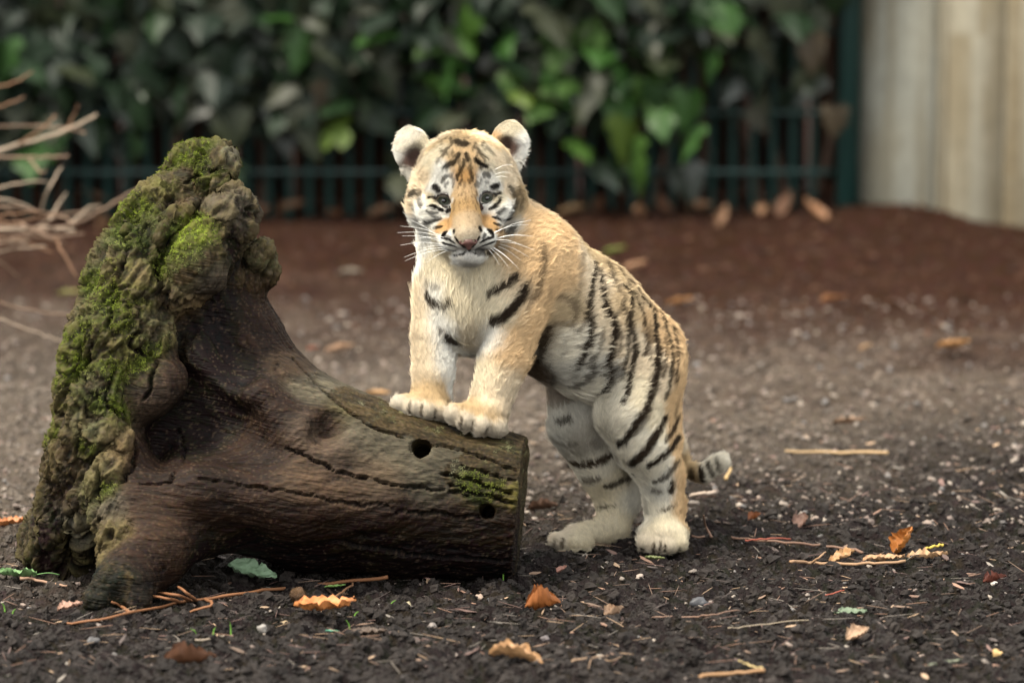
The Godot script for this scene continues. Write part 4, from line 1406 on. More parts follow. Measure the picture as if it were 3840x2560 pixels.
	k.mark([[785, 440], [770, 500], [740, 560], [720, 610]], 18, black, 0.75); k.mark([[790, 480], [765, 520]], 16, black, 0.6); k.mark([[845, 550], [855, 610]], 20, brown, 0.8); k.mark([[765, 620], [740, 660]], 14, brown, 0.7); k.mark([[820, 620], [840, 660]], 12, brown, 0.6)
	k.mark([[590, 400], [620, 350], [660, 320]], 24, brown, 0.7); k.mark([[900, 330], [940, 390], [990, 430]], 24, brown, 0.7); k.mark([[530, 470], [560, 420]], 18, brown, 0.5); k.mark([[660, 300], [640, 370]], 16, brown, 0.4); k.mark([[1000, 330], [1060, 400]], 20, brown, 0.5)
	k.mark([[515, 685], [545, 710]], 34, black, 0.85); k.mark([[585, 640], [605, 600], [640, 590]], 22, black, 0.65); k.mark([[655, 570], [670, 600]], 18, brown, 0.6); k.mark([[610, 680], [640, 640]], 14, black, 0.5)
	k.mark([[1040, 690], [1085, 675]], 32, black, 0.85); k.mark([[960, 570], [990, 560], [1015, 590]], 22, black, 0.65); k.mark([[900, 640], [890, 680]], 22, black, 0.6); k.mark([[980, 640], [1010, 650]], 14, black, 0.5)
	k.mark([[455, 785], [490, 776], [525, 785]], 15, black, 0.85); k.mark([[460, 858], [510, 872], [590, 902]], 21, black, 0.9); k.mark([[1070, 752], [1115, 735]], 18, black, 0.9); k.mark([[1120, 795], [1085, 850], [1020, 890]], 20, black, 0.85)
	k.mark([[655, 850], [650, 890], [620, 915]], 20, black, 0.85); k.mark([[935, 830], [945, 890]], 24, Color(0.07, 0.03, 0.025), 0.9)
	k.mark([[445, 905], [490, 925], [540, 920]], 16, black, 0.7); k.mark([[430, 1005], [500, 1000], [570, 985]], 20, black, 0.8); k.mark([[470, 1065], [530, 1060], [580, 1050]], 18, black, 0.8); k.mark([[460, 910], [520, 960], [560, 965]], 13, black, 0.6)
	k.mark([[1050, 965], [1110, 985], [1190, 980]], 20, black, 0.85); k.mark([[1060, 1020], [1130, 1045], [1200, 1040]], 18, black, 0.8); k.mark([[1090, 925], [1150, 885]], 22, black, 0.75); k.mark([[1080, 1080], [1130, 1095]], 16, black, 0.6); k.mark([[1160, 1120], [1220, 1100], [1240, 1040]], 40, black, 0.7)
	k.mark([[1195, 690], [1235, 760], [1240, 850], [1190, 960]], 46, black, 0.7); k.mark([[1275, 700], [1300, 800], [1280, 880]], 30, brown, 0.6)
	k.mark([[295, 765], [345, 745]], 44, black, 0.75); k.mark([[390, 720], [375, 790], [400, 880]], 24, brown, 0.65); k.mark([[300, 850], [340, 900]], 26, brown, 0.5); k.mark([[350, 950], [360, 1040]], 22, brown, 0.4)
	k.mark([[600, 1120]], 48, black, 0.9); k.mark([[690, 1095]], 26, black, 0.85); k.mark([[1030, 1100]], 50, black, 0.9); k.mark([[935, 1072]], 34, black, 0.85); k.mark([[975, 1120], [960, 1150]], 22, black, 0.7)
	k.mark([[580, 1155], [640, 1165], [700, 1200]], 15, black, 0.85); k.mark([[580, 1195], [650, 1215], [720, 1235]], 14, black, 0.85); k.mark([[590, 1240], [650, 1260], [710, 1270]], 13, black, 0.8); k.mark([[610, 1130], [660, 1150]], 12, black, 0.6)
	k.mark([[930, 1195], [990, 1165], [1060, 1140]], 15, black, 0.85); k.mark([[930, 1235], [1000, 1210], [1080, 1180]], 14, black, 0.85); k.mark([[930, 1265], [1010, 1250], [1070, 1225]], 13, black, 0.8)
	k.mark([[690, 1316], [780, 1298], [830, 1266], [880, 1298], [970, 1312]], 9, black, 0.85); k.mark([[830, 1235], [830, 1265]], 20, black, 0.95)
	k.mark([[700, 1148], [730, 1190], [790, 1240]], 18, black, 0.9); k.mark([[925, 1148], [895, 1195], [855, 1240]], 18, black, 0.9)
	var r := RandomNumberGenerator.new()
	r.seed = 8
	for i in 60:
		var x := r.randf_range(560, 1010)
		var y := r.randf_range(230, 700)
		var lean := (x - 790.0) * 0.12
		k.mark([[x, y], [x + lean, y - r.randf_range(25, 60)]], r.randf_range(9, 15), brown if r.randf() < 0.5 else black, r.randf_range(0.35, 0.75))
	for i in 30:
		var y := r.randf_range(700, 900)
		var x := 800.0 + r.randf_range(-75, 75)
		k.mark([[x, y], [x + r.randf_range(-6, 6), y - 20]], r.randf_range(6, 10), brown, r.randf_range(0.25, 0.5))
	for i in 80:
		var x := 815.0 + r.randfn(0.0, 60.0)
		var y := r.randf_range(860, 1150)
		k.mark([[x, y]], r.randf_range(7, 11), brown, r.randf_range(0.12, 0.3))
	for side in [-1.0, 1.0]:
		for i in 12:
			var x: float = 795.0 + side * r.randf_range(85, 115)
			var y := r.randf_range(560, 880)
			k.mark([[x, y], [x + side * 8.0, y + 34.0]], r.randf_range(8, 13), brown, r.randf_range(0.3, 0.6))
	k.zoom = 0.22109; k.ox = 373.3; k.oy = 240.0
	for i in 46:
		var x := r.randf_range(760, 1390)
		var y := r.randf_range(maxf(40.0, (x - 760.0) * 0.5), 620.0)
		k.mark([[x, y], [x + r.randf_range(0, 14), y + r.randf_range(25, 70)]], r.randf_range(7, 12), brown, r.randf_range(0.2, 0.45))
	return k


func build_cub() -> void:
	var f := cub_field()
	f.build(0.0031)
	lap("cub mesh %d" % f.V.size())
	var k := cub_coat(f)
	lap("cub marks %d" % k.mp.size())
	var o := thing("tiger_cub", floor_at(560, 520), "striped orange and white tiger cub standing with front paws on the log", "tiger")
	var inv := o.position
	var n := f.V.size()
	var colors := PackedColorArray(); colors.resize(n)
	var bases := PackedColorArray(); bases.resize(n)
	var lengths := PackedFloat32Array(); lengths.resize(n)
	var lie := PackedVector3Array(); lie.resize(n)
	var patch := noise(5, 22.0, 3)
	var head_y := at(470, 268, -40).y
	var v := PackedVector3Array(); v.resize(n)
	for i in n:
		var p := f.V[i]
		var b := k.base(p)
		var c: Vector3 = b[0]
		var w := patch.get_noise_3dv(p)
		c = c * (1.0 + 0.16 * w)
		bases[i] = Color(c.x, c.y, c.z)
		var wob := Vector3(patch.get_noise_3dv(p * 4.0), patch.get_noise_3dv(p * 4.0 + Vector3(3, 1, 0)), 0.0) * 0.004
		c = k.over(p + wob, c, maxf(0.0, patch.get_noise_3dv(p * 9.0)) * 0.5)
		colors[i] = Color(c.x, c.y, c.z)
		var l: float = b[1] / S
		if p.y < head_y:
			l = l * 0.88 if l < 9.0 else 7.9 + (l - 9.0) * 0.7
		else:
			l = l * 0.55 if l < 8.0 else 4.4 + (l - 8.0) * 0.95
		lengths[i] = l * S
		var dir: Vector3 = b[2]
		dir -= f.N[i] * dir.dot(f.N[i])
		lie[i] = dir.normalized() if dir.length_squared() > 1e-8 else f.N[i].cross(Vector3.RIGHT).normalized()
		v[i] = p - inv
	lap("cub coat")
	var skin := mat(Color(0.62, 0.6, 0.58), 0.95, 0.2)  # darkens the body under the fur, painting depth between clumps
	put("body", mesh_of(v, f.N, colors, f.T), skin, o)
	cub_face(f, o)
	if FUR:
		cub_fur(f, k, o, bases, lengths, lie, inv)
	lap("cub fur")

const FUR := true


# a tuft: a few tapered three-sided hairs that rise from the skin, bend over and gather at the tip; y is the skin's normal, z the way the coat lies
func tuft(hairs: int, seed_: int, thin: float, gather: float) -> ArrayMesh:
	var r := RandomNumberGenerator.new()
	r.seed = seed_
	var v := PackedVector3Array()
	var n := PackedVector3Array()
	var c := PackedColorArray()
	var f := PackedInt32Array()
	for h in hairs:
		var root := Vector3(r.randf_range(-1, 1), -0.15, r.randf_range(-1, 1) * 0.25)
		var tall := r.randf_range(0.65, 1.1)
		var tip_x := root.x * (1.0 - gather) + r.randf_range(-0.3, 0.3)
		var rise := r.randf_range(0.75, 1.25)
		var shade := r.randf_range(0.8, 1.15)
		var first := v.size()
		for s in 4:
			var t := s / 3.0
			var p := Vector3(lerpf(root.x, tip_x, t * t), root.y + rise * tall * (0.95 * t - 0.36 * t * t), root.z + tall * (0.35 * t + 0.6 * t * t))
			var w := thin * (1.0 - t * 0.9)
			for q in 3:
				var a := TAU * q / 3.0 + 0.5
				var off := Vector3(cos(a), sin(a) * 0.35, 0.0)
				v.append(p + Vector3(off.x * w, off.y * w, 0.0))
				n.append((Vector3(0, 0.8, -0.1) + Vector3(off.x, sin(a) * 0.6, 0.0) * 0.9).normalized())
				var k := shade * lerpf(0.7, 1.05, t)  # darker roots: occlusion painted into the hair, and grey undercoat on fur
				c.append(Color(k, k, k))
		for s in 3:
			for q in 3:
				var a2 := first + s * 3 + q
				var b2 := first + s * 3 + (q + 1) % 3
				f.append_array([a2, a2 + 3, b2, b2, a2 + 3, b2 + 3])
	return mesh_of(v, n, c, f)


func cub_fur(f: Field, k_: Coat, o: Node3D, base: PackedColorArray, lengths: PackedFloat32Array, lie: PackedVector3Array, inv: Vector3) -> void:
	var coat := mat(Color(1, 1, 1), 0.85, 0.12)
	coat.backlight_enabled = true
	coat.backlight = Color(0.3, 0.3, 0.3)
	var where := [[], [], [], [], [], []]
	var tint := []
	for k in 6:
		tint.append(PackedColorArray())
	var r := RandomNumberGenerator.new()
	r.seed = 77
	for t in range(0, f.T.size(), 3):
		var a := f.T[t]
		var b := f.T[t + 1]
		var c := f.T[t + 2]
		var cross := (f.V[c] - f.V[a]).cross(f.V[b] - f.V[a])
		var l := (lengths[a] + lengths[b] + lengths[c]) / 3.0
		var view := (f.N[a] + f.N[b] + f.N[c]).normalized().dot((eye - f.V[a]).normalized())
		var per := 0.42e6 * (1.0 if view > -0.35 else 0.3) * clampf(0.0085 / l, 0.75, 3.6)
		var count := cross.length() * 0.5 * per
		var whole := int(count) + (1 if r.randf() < count - int(count) else 0)
		for i in whole:
			var u := r.randf()
			var w := r.randf()
			if u + w > 1.0:
				u = 1.0 - u
				w = 1.0 - w
			var s := 1.0 - u - w
			var p := f.V[a] * s + f.V[b] * u + f.V[c] * w
			var y := (f.N[a] * s + f.N[b] * u + f.N[c] * w).normalized()
			var z := lie[a] * s + lie[b] * u + lie[c] * w
			z = z.rotated(y, r.randfn(0.0, 0.33))
			var x := y.cross(z).normalized()
			z = x.cross(y)
			var long := (lengths[a] * s + lengths[b] * u + lengths[c] * w) * r.randf_range(0.75, 1.25)
			if r.randf() < 0.07:
				long *= 1.5
			var lock := r.randf() < 0.14 and long > 0.008
			var wide := clampf(long * 0.3, 0.0008, 0.0030)
			var lift := clampf(0.8 * 0.008 / maxf(long, 0.004), 0.4, 0.8) * r.randf_range(0.8, 1.3)
			var q := r.randf_range(0.86, 1.12)
			if lock:
				long *= r.randf_range(1.0, 1.3)
				wide = clampf(long * 0.24, 0.0016, 0.0036)
				lift *= 1.25
				q = r.randf_range(0.84, 1.12)
			var k := (3 if lock else 0) + r.randi() % 3
			where[k].append(Transform3D(Basis(x * wide, y * long * lift, z * long * 0.9), p - inv))
			var col := base[a] * s + base[b] * u + base[c] * w
			var at_root := k_.over(p + z * long * 0.45, Vector3(col.r, col.g, col.b), r.randf_range(-0.15, 0.18)) * q
			tint[k].append(Color(at_root.x, at_root.y, at_root.z))
	for k in 6:
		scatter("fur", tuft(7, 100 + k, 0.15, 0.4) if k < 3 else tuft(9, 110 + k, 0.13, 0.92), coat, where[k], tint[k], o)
	print("tufts ", where[0].size() * 3, " ", where[3].size() * 3)


# a cap of a ball round its z axis, from polar angle a0 to a1
func cap(r: float, a0: float, a1: float, rings := 8, sides := 28) -> ArrayMesh:
	var v := PackedVector3Array()
	var f := PackedInt32Array()
	for i in rings + 1:
		var a := lerpf(a0, a1, float(i) / rings)
		for k in sides:
			var w := TAU * k / sides
			v.append(Vector3(sin(a) * cos(w), sin(a) * sin(w), cos(a)) * r)
	for i in rings:
		for k in sides:
			var p := i * sides + k
			var q := i * sides + (k + 1) % sides
			f.append_array([p, q, p + sides, q, q + sides, p + sides])
	var n := PackedVector3Array()
	for p in v:
		n.append(p.normalized())
	return mesh_of(v, n, PackedColorArray(), f)


func cub_face(f: Field, o: Node3D) -> void:
	var dark := mat(Color(0.012, 0.008, 0.006), 0.3, 0.5, false)
	var iris_m := mat(Color(0.17, 0.19, 0.15), 0.5, 0.4, true)
	iris_m.clearcoat_enabled = true
	iris_m.clearcoat = 0.8
	iris_m.clearcoat_roughness = 0.04
	var pupil_m := mat(Color(0.004, 0.004, 0.004), 0.1, 0.5, false)
	pupil_m.clearcoat_enabled = true
	pupil_m.clearcoat = 0.9
	pupil_m.clearcoat_roughness = 0.03
	for e in [[443.6, 200.2, -1.0], [486.8, 197.6, 1.0]]:
		var r := 9.0 * S
		var rim := f.hit(e[0] - 7.0, e[1])
		var rim2 := f.hit(e[0] + 7.0, e[1])
		var depth := ((rim - eye).dot(-look.z) + (rim2 - eye).dot(-look.z)) * 0.5
		var centre := at(e[0], e[1], (depth - 5.0) / S + 8.0)
		var ball := SphereMesh.new()
		ball.radius = r
		ball.height = r * 2.0
		ball.radial_segments = 32
		ball.rings = 16
		var b := put("eye", ball, dark, o)
		b.position = centre - o.position
		b.basis = Basis.looking_at(-(eye + Vector3(0.25, -0.15, 0.0) - centre).normalized())
		var iris := put("iris", cap(r * 1.02, 0.0, 0.86, 10, 32), iris_m, b)
		var c := PackedColorArray()
		for i in 11:
			for k in 32:
				var t := i / 10.0
				var q := (1.0 - 0.75 * smoothstep(0.72, 1.0, t)) * (0.8 + 0.35 * rng.randf())
				c.append(Color(q, q * 1.03, q * 0.95))
		var arrays := (iris.mesh as ArrayMesh).surface_get_arrays(0)
		iris.mesh = mesh_of(arrays[Mesh.ARRAY_VERTEX], arrays[Mesh.ARRAY_NORMAL], c, arrays[Mesh.ARRAY_INDEX])
		put("pupil", cap(r * 1.035, 0.0, 0.27, 4, 20), pupil_m, b)
		# the dark rim of the lids
		var side: float = e[2]
		for edge in ([[[434.2, 197.4], [438.6, 194.6], [444.0, 193.4], [448.9, 195.8], [451.2, 202.4], [450.6, 207.5], [448.6, 211.0]], [[434.6, 198.0], [438.2, 203.4], [443.8, 206.4], [450.2, 205.4]]] if side < 0.0 else [[[497.0, 194.8], [491.8, 191.8], [485.8, 191.2], [481.0, 193.8], [479.0, 200.2], [479.8, 206.0], [481.6, 209.5]], [[496.4, 195.4], [490.8, 202.0], [485.8, 203.8], [480.4, 203.4]]]):
			var ring := PackedVector3Array()
			for p in edge:
				var h := f.hit(p[0], p[1])
				ring.append(h + (eye - h).normalized() * 0.0004 - o.position)
			var line := spline(ring, 5)
			var radii := PackedFloat32Array()
			for i in line.size():
				var t := float(i) / (line.size() - 1)
				radii.append((1.95 - 0.8 * t) * S * (0.4 + 0.6 * sin(PI * clampf(t * 0.9 + 0.08, 0.0, 1.0))))
			put("eyelid", tube_mesh(line, radii, 6), dark, o)
	# nose pad
	var nf := Field.new()
	nf.eye = eye
	nf.look = look
	var tip := f.hit(468.5, 243.0)
	var z := ((tip - eye).dot(-look.z) - 5.0) / S
	nf.ball(468.3, 241.5, z + 2.5, 9.2, 4.2, 5, 3, -3)
	nf.limb(468.3, 242.0, z + 1.5, 3.6, 468.8, 247.5, z + 2.0, 2.2, 3)
	nf.ball(462.6, 241.6, z - 1.5, 2.0, 1.1, 3, 1, -25, 0, 0, 10)
	nf.ball(474.4, 240.9, z - 1.5, 2.0, 1.1, 3, 1, 25, 0, 0, 10)
	nf.build(0.0007)
	for i in nf.V.size():
		nf.V[i] -= o.position
	var pad := mat(Color(0.075, 0.034, 0.028), 0.5, 0.4, false)
	put("nose", mesh_of(nf.V, nf.N, PackedColorArray(), nf.T), pad, o)
	# whiskers
	var white := mat(Color(0.85, 0.84, 0.8), 0.5, 0.4, false)
	var rows := [[570, 1130, 200, 1045, 0.0], [600, 1150, 170, 1105, 0.0], [590, 1190, 215, 1135, 0.0], [600, 1215, 200, 1220, 8.0], [620, 1240, 235, 1330, 14.0], [640, 1255, 240, 1365, 18.0], [600, 1170, 330, 1160, 0.0], [650, 1265, 440, 1380, 10.0], [640, 1230, 400, 1250, 6.0], [620, 1200, 290, 985, -6.0],
		[1060, 1110, 1400, 990, -8.0], [1060, 1100, 1380, 1030, -6.0], [1090, 1150, 1420, 1140, -2.0], [1080, 1160, 1340, 1135, 0.0], [1080, 1185, 1430, 1265, 6.0], [1075, 1200, 1380, 1330, 10.0], [1060, 1215, 1310, 1360, 14.0], [1040, 1230, 1290, 1440, 20.0], [1020, 1240, 1200, 1430, 20.0], [1000, 1250, 1110, 1400, 18.0], [1070, 1170, 1310, 1215, 4.0], [1030, 1235, 1240, 1390, 12.0],
		[1060, 530, 1230, 480, -4.0], [1060, 575, 1210, 555, -4.0], [1070, 600, 1190, 600, -2.0]]
	for w in rows:
		var a := f.hit(w[0] * 0.10884 + 378.7, w[1] * 0.10884 + 112.0)
		var far := ((a - eye).dot(-look.z) - 5.0) / S
		var b2 := at(w[2] * 0.10884 + 378.7, w[3] * 0.10884 + 112.0, far - 6.0)
		var mid := (a + b2) * 0.5 + look.y * (0.001 + absf(b2.x - a.x) * 0.04) - look.z * -0.004
		var line2 := spline(PackedVector3Array([a - o.position, mid - o.position, b2 - o.position]), 6)
		var rad := PackedFloat32Array()
		for i in line2.size():
			rad.append(lerpf(0.00033, 0.00009, float(i) / (line2.size() - 1)))
		put("whisker", tube_mesh(line2, rad, 5), white, o)

# ---------------------------------------------------------------- leaves, twigs and stones lying about

# a dry or fresh leaf: long along x, its edges turned up by curl, rolled along its length by roll, edge cut into lobes
func dead_leaf(seed_: int, long: float, wide: float, curl: float, roll: float, lobes := 0.0, holes := 0.0) -> ArrayMesh:
	var r := RandomNumberGenerator.new()
	r.seed = seed_
	var n := noise(seed_, 2.4, 3)
	var v := PackedVector3Array()
	var c := PackedColorArray()
	var f := PackedInt32Array()
	var nu := 22
	var nv := 12
	for i in nu + 1:
		var u := float(i) / nu
		var w := pow(sin(PI * pow(u, 0.85)), 0.75) * (1.0 - 0.25 * u)
		w *= 1.0 - lobes * 0.6 * (0.5 + 0.5 * cos(u * 5.0 * PI + 0.6 * n.get_noise_2d(u * 3.0, 9.0)))
		for j in nv + 1:
			var q := 2.0 * j / nv - 1.0
			var edge := w * (1.0 + 0.3 * n.get_noise_2d(u * 4.0, q * 0.5 + signf(q)) * absf(q))
			var across := q * edge * wide * 0.5
			var up := curl * (q * q) * edge * wide * 0.5
			up += 0.14 * wide * n.get_noise_2d(u * 2.0 + 7.0, q * 1.4)
			var p := Vector3((u - 0.5) * long, up, across * (1.0 - 0.35 * minf(absf(curl), 1.5) * q * q))
			var a := (u - 0.5) * roll
			if absf(roll) > 0.01:
				var rad := long / roll
				p = Vector3(sin(a) * (rad - p.y), rad - cos(a) * (rad - p.y), p.z)
			v.append(p)
			var vein := 1.0 + 0.35 * exp(-absf(q) * 14.0) + 0.18 * exp(-absf(fposmod(u * 7.0 - absf(q) * 1.2, 1.0) - 0.5) * 12.0)
			var spot := 1.0 + 0.4 * n.get_noise_2d(u * 5.0, q * 4.0)
			var blot := smoothstep(0.12, 0.4, n.get_noise_2d(u * 6.0 + 20.0, q * 3.0)) * holes
			var k := vein * spot * (1.0 - 0.8 * blot)
			c.append(Color(k, k, k))
	for i in nu:
		for j in nv:
			var a := i * (nv + 1) + j
			f.append_array([a, a + 1, a + nv + 1, a + 1, a + nv + 2, a + nv + 1])
	return mesh_of(v, normals_of(v, f), c, f)


func drop_leaf(px: float, py: float, mesh: ArrayMesh, c: Color, label: String, turn: float, tilt := 0.0, lift := 0.004, lean := 0.0, group := "", stalk := 0.0) -> Node3D:
	var p := floor_at(px, py)
	var top := ground_y(p.x, p.z)
	for e in [[0.015, 0], [-0.015, 0], [0, 0.012], [0, -0.012]]:
		top = maxf(top, ground_y(p.x + e[0], p.z + e[1]))
	p = floor_at(px, py, top + lift)
	var m := mat(c * 0.78, 0.55, 0.4)
	m.backlight_enabled = true
	m.backlight = Color(0.3, 0.3, 0.3)
	var o := thing("fallen_leaf", p, label, "leaf", group)
	o.basis = Basis.from_euler(Vector3(0, deg_to_rad(turn), 0)) * Basis.from_euler(Vector3(deg_to_rad(lean), 0, deg_to_rad(tilt)))
	put("blade", mesh, m, o)
	if stalk > 0.0:
		var b := mesh.get_aabb()
		var s := b.position.x
		var y := mesh.surface_get_arrays(0)[Mesh.ARRAY_VERTEX][6].y as float
		put("stalk", tube_mesh(spline(PackedVector3Array([Vector3(s + 0.002, y, 0), Vector3(s - stalk * 0.5, y + 0.003, 0.002), Vector3(s - stalk, y + 0.001, 0.006)]), 4), PackedFloat32Array([0.0007, 0.0007, 0.0007, 0.0007, 0.0007, 0.0008, 0.0008, 0.0009, 0.001]), 5), mat(Color(c.r * 0.8, c.g * 0.9, c.b * 0.8), 0.6, 0.4, false), o)
	return o


func ground_stick(points: Array, r0: float, r1: float, c: Color, label: String, side: Array = [], lift := 0.004, wobble := 0.0012) -> void:
	var to := func(q: Array) -> Vector3:
		var g := floor_at(q[0], q[1])
		var top := -1.0
		for e in [[0, 0], [0.02, 0], [-0.02, 0], [0, 0.012], [0, -0.012]]:
			top = maxf(top, ground_y(g.x + e[0], g.z + e[1]))
		return floor_at(q[0], q[1], top + lift + (q[2] if q.size() > 2 else 0.0))
	var first: Vector3 = to.call(points[0])
	var m := mat(c * 0.75, 0.7, 0.4, false)
	var o := thing("fallen_twig", first, label, "twig", "twigs on the soil")
	put("stem", twig(points.map(func(q): return to.call(q)), r0, r1, first, wobble), m, o)
	for s in side:
		put("side_twig", twig(s.map(func(q): return to.call(q)), r1 * 0.9, r1 * 0.5, first, wobble * 0.5), m, o)


func pebble(px: float, py: float, size: Vector3, c: Color, seed_: int, label: String) -> void:
	var g := floor_at(px, py)
	var p := floor_at(px, py, ground_y(g.x, g.z) + size.y * 0.3)
	var o := put("pebble", crumb(seed_, 1.0, 4), mat(c * 0.78, 0.6, 0.45, false))
	o.position = p
	o.basis = Basis.from_euler(Vector3(0.2, seed_ * 1.7, 0.1)) * Basis.from_scale(size)
	tag(o, label, "stone", "loose stones on the soil")


func build_litter() -> void:
	var orange := Color(0.34, 0.13, 0.035)
	var tan_ := Color(0.36, 0.2, 0.09)
	var pale := Color(0.34, 0.22, 0.14)
	var brown := Color(0.1, 0.042, 0.02)
	var rust := Color(0.2, 0.065, 0.02)
	# in front
	drop_leaf(325, 607, dead_leaf(1, 0.085, 0.06, 0.45, 0.8, 0.18), Color(0.5, 0.19, 0.06), "bright orange lobed leaf on the soil in front of the log, nearest the thin twig", 12, 3, 0.008)
	drop_leaf(543, 606, dead_leaf(2, 0.05, 0.044, 1.5, 0.6), Color(0.3, 0.1, 0.025), "rolled orange-brown leaf on the soil just right of the log's lower corner", 15, 5, 0.007)
	drop_leaf(614, 613, dead_leaf(3, 0.036, 0.034, 0.9, 1.2, 0.3), pale, "small crumpled pale tan leaf below the cub's hind paws", 40, 10, 0.006)
	drop_leaf(516, 655, dead_leaf(4, 0.07, 0.045, 0.8, -0.5, 0.2, 0.6), tan_, "long curled tan leaf low in the middle foreground", -14, -8, 0.008)
	drop_leaf(189, 661, dead_leaf(5, 0.07, 0.04, 1.2, 0.5), brown, "dark brown curled leaf at the bottom edge below the stump", 8, 4, 0.006)
	drop_leaf(905, 541, dead_leaf(6, 0.05, 0.045, 0.8, 0.7), Color(0.36, 0.13, 0.025), "glossy orange-brown leaf standing upright among the tan leaves at the right", 20, 62, 0.016, 15)
	drop_leaf(843, 556, dead_leaf(7, 0.046, 0.04, 0.35, 0.5, 0.3, 0.6), tan_, "ragged tan leaf leaning on the left part of the straight stick", -25, 28, 0.009, 22)
	drop_leaf(884, 558, dead_leaf(8, 0.06, 0.034, 0.3, 0.3, 0.3, 0.7), Color(0.4, 0.23, 0.12), "flat tan leaf with dark spots under the middle of the straight stick", 4, 3, 0.005)
	drop_leaf(927, 557, dead_leaf(9, 0.062, 0.04, 0.5, 0.4, 0.3, 0.5), Color(0.42, 0.25, 0.13), "ragged tan leaf at the right end of the straight stick", 10, 6, 0.006)
	drop_leaf(850, 612, dead_leaf(10, 0.046, 0.032, 0.25, 0.3), Color(0.12, 0.16, 0.1), "grey-green oval leaf in the right foreground", -6, 4, 0.005)
	drop_leaf(858, 634, dead_leaf(11, 0.036, 0.036, 0.6, 0.7, 0.2), pale, "small folded beige leaf below the grey-green oval leaf", 28, 22, 0.008, 15)
	drop_leaf(944, 664, dead_leaf(12, 0.056, 0.014, 0.7, 0.4), Color(0.2, 0.21, 0.15), "narrow grey-green strip of leaf near the lower right corner", 30, 3, 0.004)
	drop_leaf(755, 517, dead_leaf(13, 0.024, 0.024, 0.9, 0.8), rust, "tiny rust-red curled leaf right of the cub's hind legs", 30, 20, 0.006)
	drop_leaf(801, 521, dead_leaf(14, 0.04, 0.036, 0.6, 0.5, 0.3), Color(0.13, 0.07, 0.05), "dull brown crumpled leaf above the long twig at the right", 70, 25, 0.008)
	drop_leaf(995, 580, dead_leaf(15, 0.036, 0.03, 1.0, 0.7, 0.4), Color(0.12, 0.035, 0.022), "dark red crumpled leaf near the right edge", 15, 12, 0.006)
	drop_leaf(15, 574, dead_leaf(16, 0.06, 0.052, 0.4, 0.5, 0.35), Color(0.17, 0.3, 0.12), "fresh pale green leaf with stalk at the left edge by the stump", 190, 5, 0.009, 10, "", 0.03)
	drop_leaf(12, 523, dead_leaf(17, 0.05, 0.04, 0.5, 0.6), Color(0.4, 0.15, 0.05), "orange leaf at the left edge behind the stump", 8, 8, 0.007)
	drop_leaf(70, 606, dead_leaf(18, 0.036, 0.03, 0.4, 0.3), Color(0.3, 0.17, 0.12), "pinkish leaf lying against the front foot of the stump", 25, 10, 0.006)
	drop_leaf(252, 572, dead_leaf(19, 0.07, 0.05, 0.4, 0.5), Color(0.17, 0.26, 0.16), "pale green leaf in the shade under the log", -8, -14, 0.012, 18)
	drop_leaf(543, 508, dead_leaf(20, 0.05, 0.034, 0.9, 0.5), Color(0.07, 0.035, 0.02), "dark brown folded leaf behind the sawn end of the log", -20, 12, 0.008)
	drop_leaf(335, 586, dead_leaf(21, 0.03, 0.01, 0.4, 0.4), Color(0.16, 0.28, 0.07), "thin green blade of leaf behind the bright orange leaf", 10, 4, 0.006)
	drop_leaf(655, 558, dead_leaf(22, 0.03, 0.014, 0.5, 0.5), Color(0.13, 0.15, 0.05), "small olive leaf under the cub's near hind paw", -20, 2, 0.005)
	drop_leaf(562, 569, dead_leaf(23, 0.02, 0.017, 0.5, 0.5, 0.3), Color(0.25, 0.12, 0.09), "small pinkish scrap of leaf between the log's end and the hind paws", 40, 20, 0.006)
	drop_leaf(368, 632, dead_leaf(24, 0.05, 0.035, 0.3, 0.3, 0.2), Color(0.075, 0.05, 0.035), "flat dull brown leaf in front of the bright orange leaf", 5, 2, 0.004)
	drop_leaf(332, 631, dead_leaf(25, 0.022, 0.009, 0.6, 0.4), Color(0.07, 0.25, 0.16), "tiny blue-green scrap of leaf in the foreground below the bright orange leaf", -30, 6, 0.005)
	# further back, out of focus
	for b in [[953, 345, 0.07, Color(0.4, 0.2, 0.07), "blurred tan leaf on the gravel far right of the cub"], [340, 349, 0.06, Color(0.33, 0.2, 0.12), "blurred pale tan leaf behind the neck of the log"], [313, 348, 0.025, Color(0.3, 0.07, 0.025), "small blurred red leaf behind the neck of the log"], [377, 394, 0.05, Color(0.42, 0.24, 0.1), "blurred yellow-tan leaf just behind the log left of the paws"], [866, 347, 0.03, Color(0.35, 0.22, 0.12), "small blurred beige leaf left of the large tan one"], [614, 251, 0.055, Color(0.2, 0.26, 0.05), "blurred yellow-green leaf on the brown earth above the cub's back"], [636, 266, 0.06, Color(0.36, 0.2, 0.11), "blurred pinkish tan leaf on the earth above the cub's back"], [680, 302, 0.06, Color(0.32, 0.15, 0.05), "blurred orange leaf right of the cub's rump"], [834, 299, 0.06, Color(0.24, 0.1, 0.035), "blurred dark orange leaf on the earth at the right"], [849, 422, 0.06, Color(0.2, 0.12, 0.07), "dull brown leaf on the soil right of the cub's tail"], [70, 294, 0.06, Color(0.22, 0.2, 0.06), "blurred olive leaf on the ground behind the left branches"], [350, 273, 0.06, Color(0.25, 0.21, 0.16), "blurred grey leaf between stump and cub"]]:
		drop_leaf(b[0], b[1], dead_leaf(int(b[0]), b[2], b[2] * 0.6, 0.6, 0.5, 0.2), b[3], b[4], rng.randf_range(-25, 25), rng.randf_range(5, 25), 0.012)
	var r := RandomNumberGenerator.new()
	r.seed = 12
	var shapes: Array[ArrayMesh] = [dead_leaf(50, 0.11, 0.09, 0.5, 0.6, 0.3), dead_leaf(51, 0.1, 0.07, 0.9, 0.7), dead_leaf(52, 0.12, 0.08, 0.4, 0.4, 0.4)]
